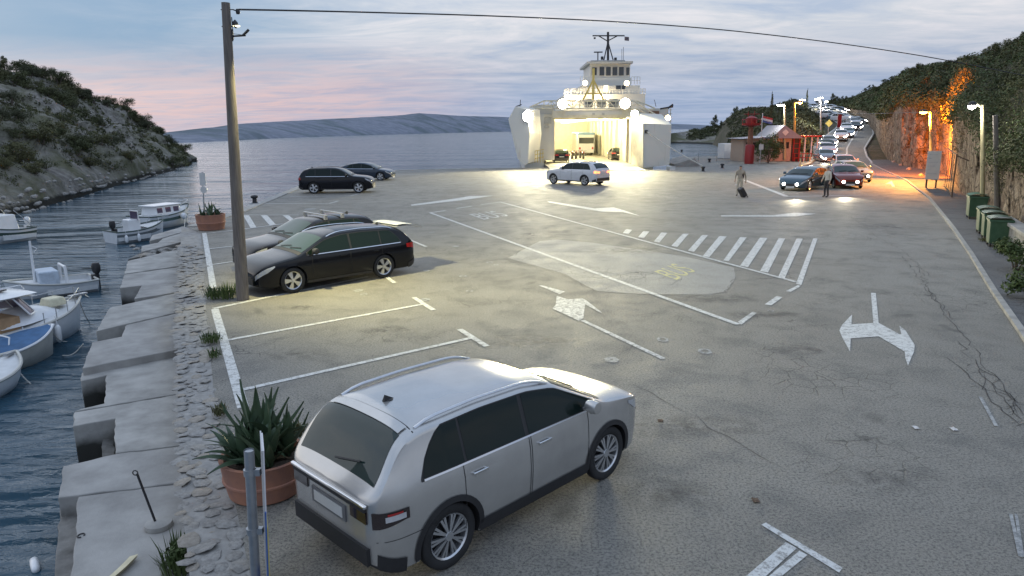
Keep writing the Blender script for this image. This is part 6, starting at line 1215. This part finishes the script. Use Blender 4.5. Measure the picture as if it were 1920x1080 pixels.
bin_(1828, 409, 1.0, .7, 1.08, rzb + math.pi, 'green wheelie bin standing alone left of the lamp post'); bin_(1848, 437, .8, .65, 1.0, rzb + math.pi, 'green wheelie bin next to the lamp post in the row of three'); bin_(1858, 447, .72, .65, .98, rzb + math.pi, 'middle green wheelie bin of the row of three'); bin_(1869, 461, .72, .65, 1.0, rzb + math.pi, 'green wheelie bin nearest the stone wall in the row of three')
sw_ = thing('stone_wall', 'low stone wall with pale coping right of the bins', 'wall'); A_, B_ = at(1876, 452), at(2010, 560); d = B_ - A_; Lw = d.length; ang = math.atan2(d.y, d.x)
b = MB(); c = (A_ + B_) / 2; b.box((c.x, c.y, .4), (Lw, .3, .8), ang); b.build('mortar_core', STONE2, sw_)
nrm = Vector((-d.y, d.x, 0)).normalized(); nrm = nrm if nrm.y < 0 else -nrm
for r0 in range(3):
    x = 0
    while x < Lw - .2:
        l_ = rr.uniform(.25, .5); q = A_.lerp(B_, min(1, (x + l_ / 2) / Lw)) + nrm * .14; b = MB(); b.box((q.x, q.y, .15 + r0 * .26), (l_ - .03, .12 + rr.uniform(0, .05), .22), ang); b.build('stone', rr.choice([STONE, STONE2, STONE3]), sw_, bevel=.02); x += l_
x = 0
while x < Lw - .2: l_ = .9; q = A_.lerp(B_, min(1, (x + l_ / 2) / Lw)); b = MB(); b.box((q.x, q.y, .855), (l_ - .02, .46, .11), ang); b.build('coping_stone', CONC2, sw_, bevel=.015); x += l_
# boulders at the cliff foot
for px, py, s in ((1668, 306, .5), (1680, 312, .4), (1694, 320, .45), (1716, 332, .4), (1672, 300, .6)):
    q = at(px, py); o = obj('rock_boulder', stones[0], None, None, (q.x + .8, q.y + .6, .1), (0, 0, px)); o.scale = (s * 1.4, s * 1.2, s * 1.6); tag(o, 'loose boulder at the foot of the orange lit rock face', 'rock', 'boulders at the foot of the rock face')
# road sign on the bank, red banner
p = atd(1553, 245, 122); t = thing('warning_sign', 'yellow diamond warning sign on the bank by the queue', 'sign', p - Vector((0, 0, 1.0))); b = MB(); b.tube([(0, 0, 0), (0, 0, 2.4)], .06, 8); b.build('post', GREY_ST, t); b = MB(); b.box((0, -.06, 2.2), (.9, .04, .9), Matrix.Rotation(R(45), 3, 'Y')); b.build('plate', mat('warn_yellow', (.6, .5, .15), .5), t)
p = atd(1574, 229, 138); t = thing('red_banner', 'red upright banner beside the bend', 'banner', p); b = MB(); b.bb(-.35, .35, -.03, .03, -1.0, 1.4); b.build('cloth', REDP2, t); b = MB(); b.tube([(-.4, 0, -2.2), (-.4, 0, 1.5)], .04, 6); b.build('pole', GREY_ST, t)
ac = MB(); ac.tube([atd(1570, 212, 140), atd(1640, 213, 90), atd(1744, 210, 54)], .03, 5); tag(ac.build('lamp_cable', DARKM), 'thin cable strung from the sodium lamp to the far hillside', 'cable')
bk = MB(); q = [(1527, 300, 84), (1521, 283, 90)]; 
for (a, b_, c) in ((1512, 316, 78),): pass
b = MB(); rail = [(1500, 322, 74), (1518, 308, 79.5), (1527, 292, 86), (1530, 276, 95)]; P = [Vector((colx(px, D, .15), D, land_z(D) + .0)) for px, py, D in rail]
t = thing('yellow_kerb_rail', 'yellow lit low guard kerb curving beside the kiosk', 'kerb')
b.tube([p + Vector((0, 0, .18)) for p in P], .18, 8); b.build('rail', mat('kerb_cream', (.55, .48, .28), .6), t)
for i, p in enumerate(P): b = MB(); b.tube([p, p + Vector((0, 0, .9))], .07, 6); b.build('post', mat('post_cream', (.55, .48, .28), .6), t)
# ================================================================ PEOPLE
def person(name, label, feet, face, mats_, pose, h=1.75):
    """skeleton grown with a Skin modifier; pose gives hand and foot offsets"""
    s = h / 1.75; J = {'pel': (0, 0, .95), 'sp': (0, .0, 1.15), 'ch': (0, .0, 1.36), 'nk': (0, .01, 1.50), 'hd0': (0, .02, 1.58), 'hd': (0, .03, 1.66), 'hd1': (0, .02, 1.73)}
    rad = {'pel': (.16, .12), 'sp': (.145, .10), 'ch': (.17, .115), 'nk': (.055, .055), 'hd0': (.07, .085), 'hd': (.082, .10), 'hd1': (.055, .065)}
    E = [('pel', 'sp'), ('sp', 'ch'), ('ch', 'nk'), ('nk', 'hd0'), ('hd0', 'hd'), ('hd', 'hd1')]
    for sd, sg in (('l', 1), ('r', -1)):
        f = pose['foot_' + sd]; hnd = pose['hand_' + sd]; sh_ = (sg * .19, 0, 1.42); el = ((sh_[0] + hnd[0]) / 2 + sg * .03, (sh_[1] + hnd[1]) / 2 - .04, (sh_[2] + hnd[2]) / 2)
        kn = (sg * .10, f[1] * .5 + .05, .50)
        J.update({'sh' + sd: sh_, 'el' + sd: el, 'hn' + sd: hnd, 'fg' + sd: (hnd[0], hnd[1] + .03, hnd[2] - .09), 'th' + sd: (hnd[0] - sg * .02, hnd[1] + .06, hnd[2] - .04), 'hp' + sd: (sg * .095, 0, .90), 'kn' + sd: kn, 'an' + sd: (f[0], f[1], .09), 'to' + sd: (f[0], f[1] + .17, .04)})
        rad.update({'sh' + sd: (.068, .068), 'el' + sd: (.048, .048), 'hn' + sd: (.034, .034), 'fg' + sd: (.026, .02), 'th' + sd: (.012, .012), 'hp' + sd: (.10, .10), 'kn' + sd: (.062, .065), 'an' + sd: (.045, .05), 'to' + sd: (.042, .035)})
        E += [('ch', 'sh' + sd), ('sh' + sd, 'el' + sd), ('el' + sd, 'hn' + sd), ('hn' + sd, 'fg' + sd), ('hn' + sd, 'th' + sd), ('pel', 'hp' + sd), ('hp' + sd, 'kn' + sd), ('kn' + sd, 'an' + sd), ('an' + sd, 'to' + sd)]
    ks = list(J); me = bpy.data.meshes.new('p'); me.from_pydata([Vector(J[k]) * s for k in ks], [(ks.index(a), ks.index(b_)) for a, b_ in E], [])
    o = bpy.data.objects.new('p', me); COL.objects.link(o); o.modifiers.new('s', 'SKIN'); sv = me.skin_vertices[0].data
    for i, k in enumerate(ks): sv[i].radius = (rad[k][0] * s, rad[k][1] * s); sv[i].use_root = (k == 'pel')
    sb = o.modifiers.new('u', 'SUBSURF'); sb.levels = 2; sb.render_levels = 2; bpy.context.view_layer.update()
    nm = bpy.data.meshes.new_from_object(o.evaluated_get(bpy.context.evaluated_depsgraph_get())); bpy.data.objects.remove(o); nm.name = 'body'
    for m in mats_: nm.materials.append(m)
    for pl in nm.polygons:
        c = pl.center / s; pl.use_smooth = True
        hand = any((c - Vector(J['hn' + q])).length < .10 for q in 'lr')
        pl.material_index = 3 if c.z > 1.66 or (c.z > 1.56 and c.y < 0) else 0 if (c.z > 1.50 or hand) else 1 if c.z > .98 else 4 if c.z < .10 else 2
    t = thing(name, label, 'person', feet, face); obj('body', nm, None, t)
    b = MB(); b.lathe([(0, 0), (.012, .01), (0, .035)], 8, axis='Y', c=Vector((0, .115, 1.63)) * s)
    for sg in (1, -1): b.lathe([(0, -.02), (.02, 0), (0, .02)], 8, axis='X', c=Vector((sg * .088, .02, 1.64)) * s)
    b.build('nose_and_ears', mats_[0], t)
    b = MB()
    for sg in (1, -1): b.lathe([(0, -.008), (.01, 0), (0, .008)], 8, axis='Y', c=Vector((sg * .032, .112, 1.665)) * s)
    b.build('eyes', DARKM, t); return t
SKIN = mat('skin', (.48, .30, .22), .6); HAIR = mat('dark_hair', (.025, .02, .018), .7); SHOE = mat('shoe', (.03, .03, .03), .6)
pf = at(1386, 367); pose = dict(hand_l=(.27, .08, .86), hand_r=(-.30, -.16, .80), foot_l=(.09, .14, 0), foot_r=(-.09, -.12, 0))
person('person', 'person in pale clothes with a dark backpack pulling a suitcase', pf, 2.6, [SKIN, mat('tan_jacket', (.34, .29, .23), .8), mat('cream_trousers', (.46, .41, .32), .8), HAIR, SHOE], pose, 1.85)
t = thing('backpack', 'dark backpack worn by the person with the suitcase', 'backpack', pf + Vector((.11, .17, 0)), 2.6); b = MB(); b.lathe([(0, .98), (.13, 1.0), (.17, 1.12), (.16, 1.35), (.10, 1.46), (0, 1.48)], 14, c=(0, 0, 0)); o = b.build('bag', mat('bag_dark', (.03, .025, .028), .8), t, smooth=50); o.scale = (1, .72, 1)
b = MB(); 
for sg in (1, -1): b.tube([(sg * .12, .08, 1.42), (sg * .13, .22, 1.46), (sg * .14, .30, 1.30), (sg * .15, .12, 1.04)], .018, 6)
b.build('strap', MATS['bag_dark'], t)
ps_ = at(1397, 370); t = thing('suitcase', 'dark wheeled suitcase tilted behind the walking person', 'suitcase', ps_, .3); b = MB(); rt_ = Matrix.Rotation(R(-35), 3, 'Y'); b.box(rt_ @ Vector((0, 0, .38)), (.26, .40, .60), rt_); b.build('shell', mat('suitcase_black', (.03, .03, .033), .5), t, bevel=.04); b = MB(); b.tube([rt_ @ Vector((-.08, .1, .65)), rt_ @ Vector((-.10, .1, 1.02)), rt_ @ Vector((-.10, -.1, 1.02)), rt_ @ Vector((-.08, -.1, .65))], .012, 6); b.build('handle', ALLOY, t)
b = MB(); 
for y in (.14, -.14): b.lathe([(0, -.02), (.04, -.02), (.04, .02), (0, .02)], 12, axis='Y', c=(.06, y, .045))
b.build('wheels', RUBBER, t)
pf = at(1549, 370); pose = dict(hand_l=(.26, .16, .95), hand_r=(-.27, .10, .86), foot_l=(.10, .02, 0), foot_r=(-.10, -.03, 0))
person('person', 'person in a pale top and dark trousers standing beside the dark saloon', pf, 1.9, [SKIN, mat('pale_top', (.50, .47, .40), .8), mat('dark_trousers', (.03, .028, .03), .8), HAIR, SHOE], pose, 1.80)
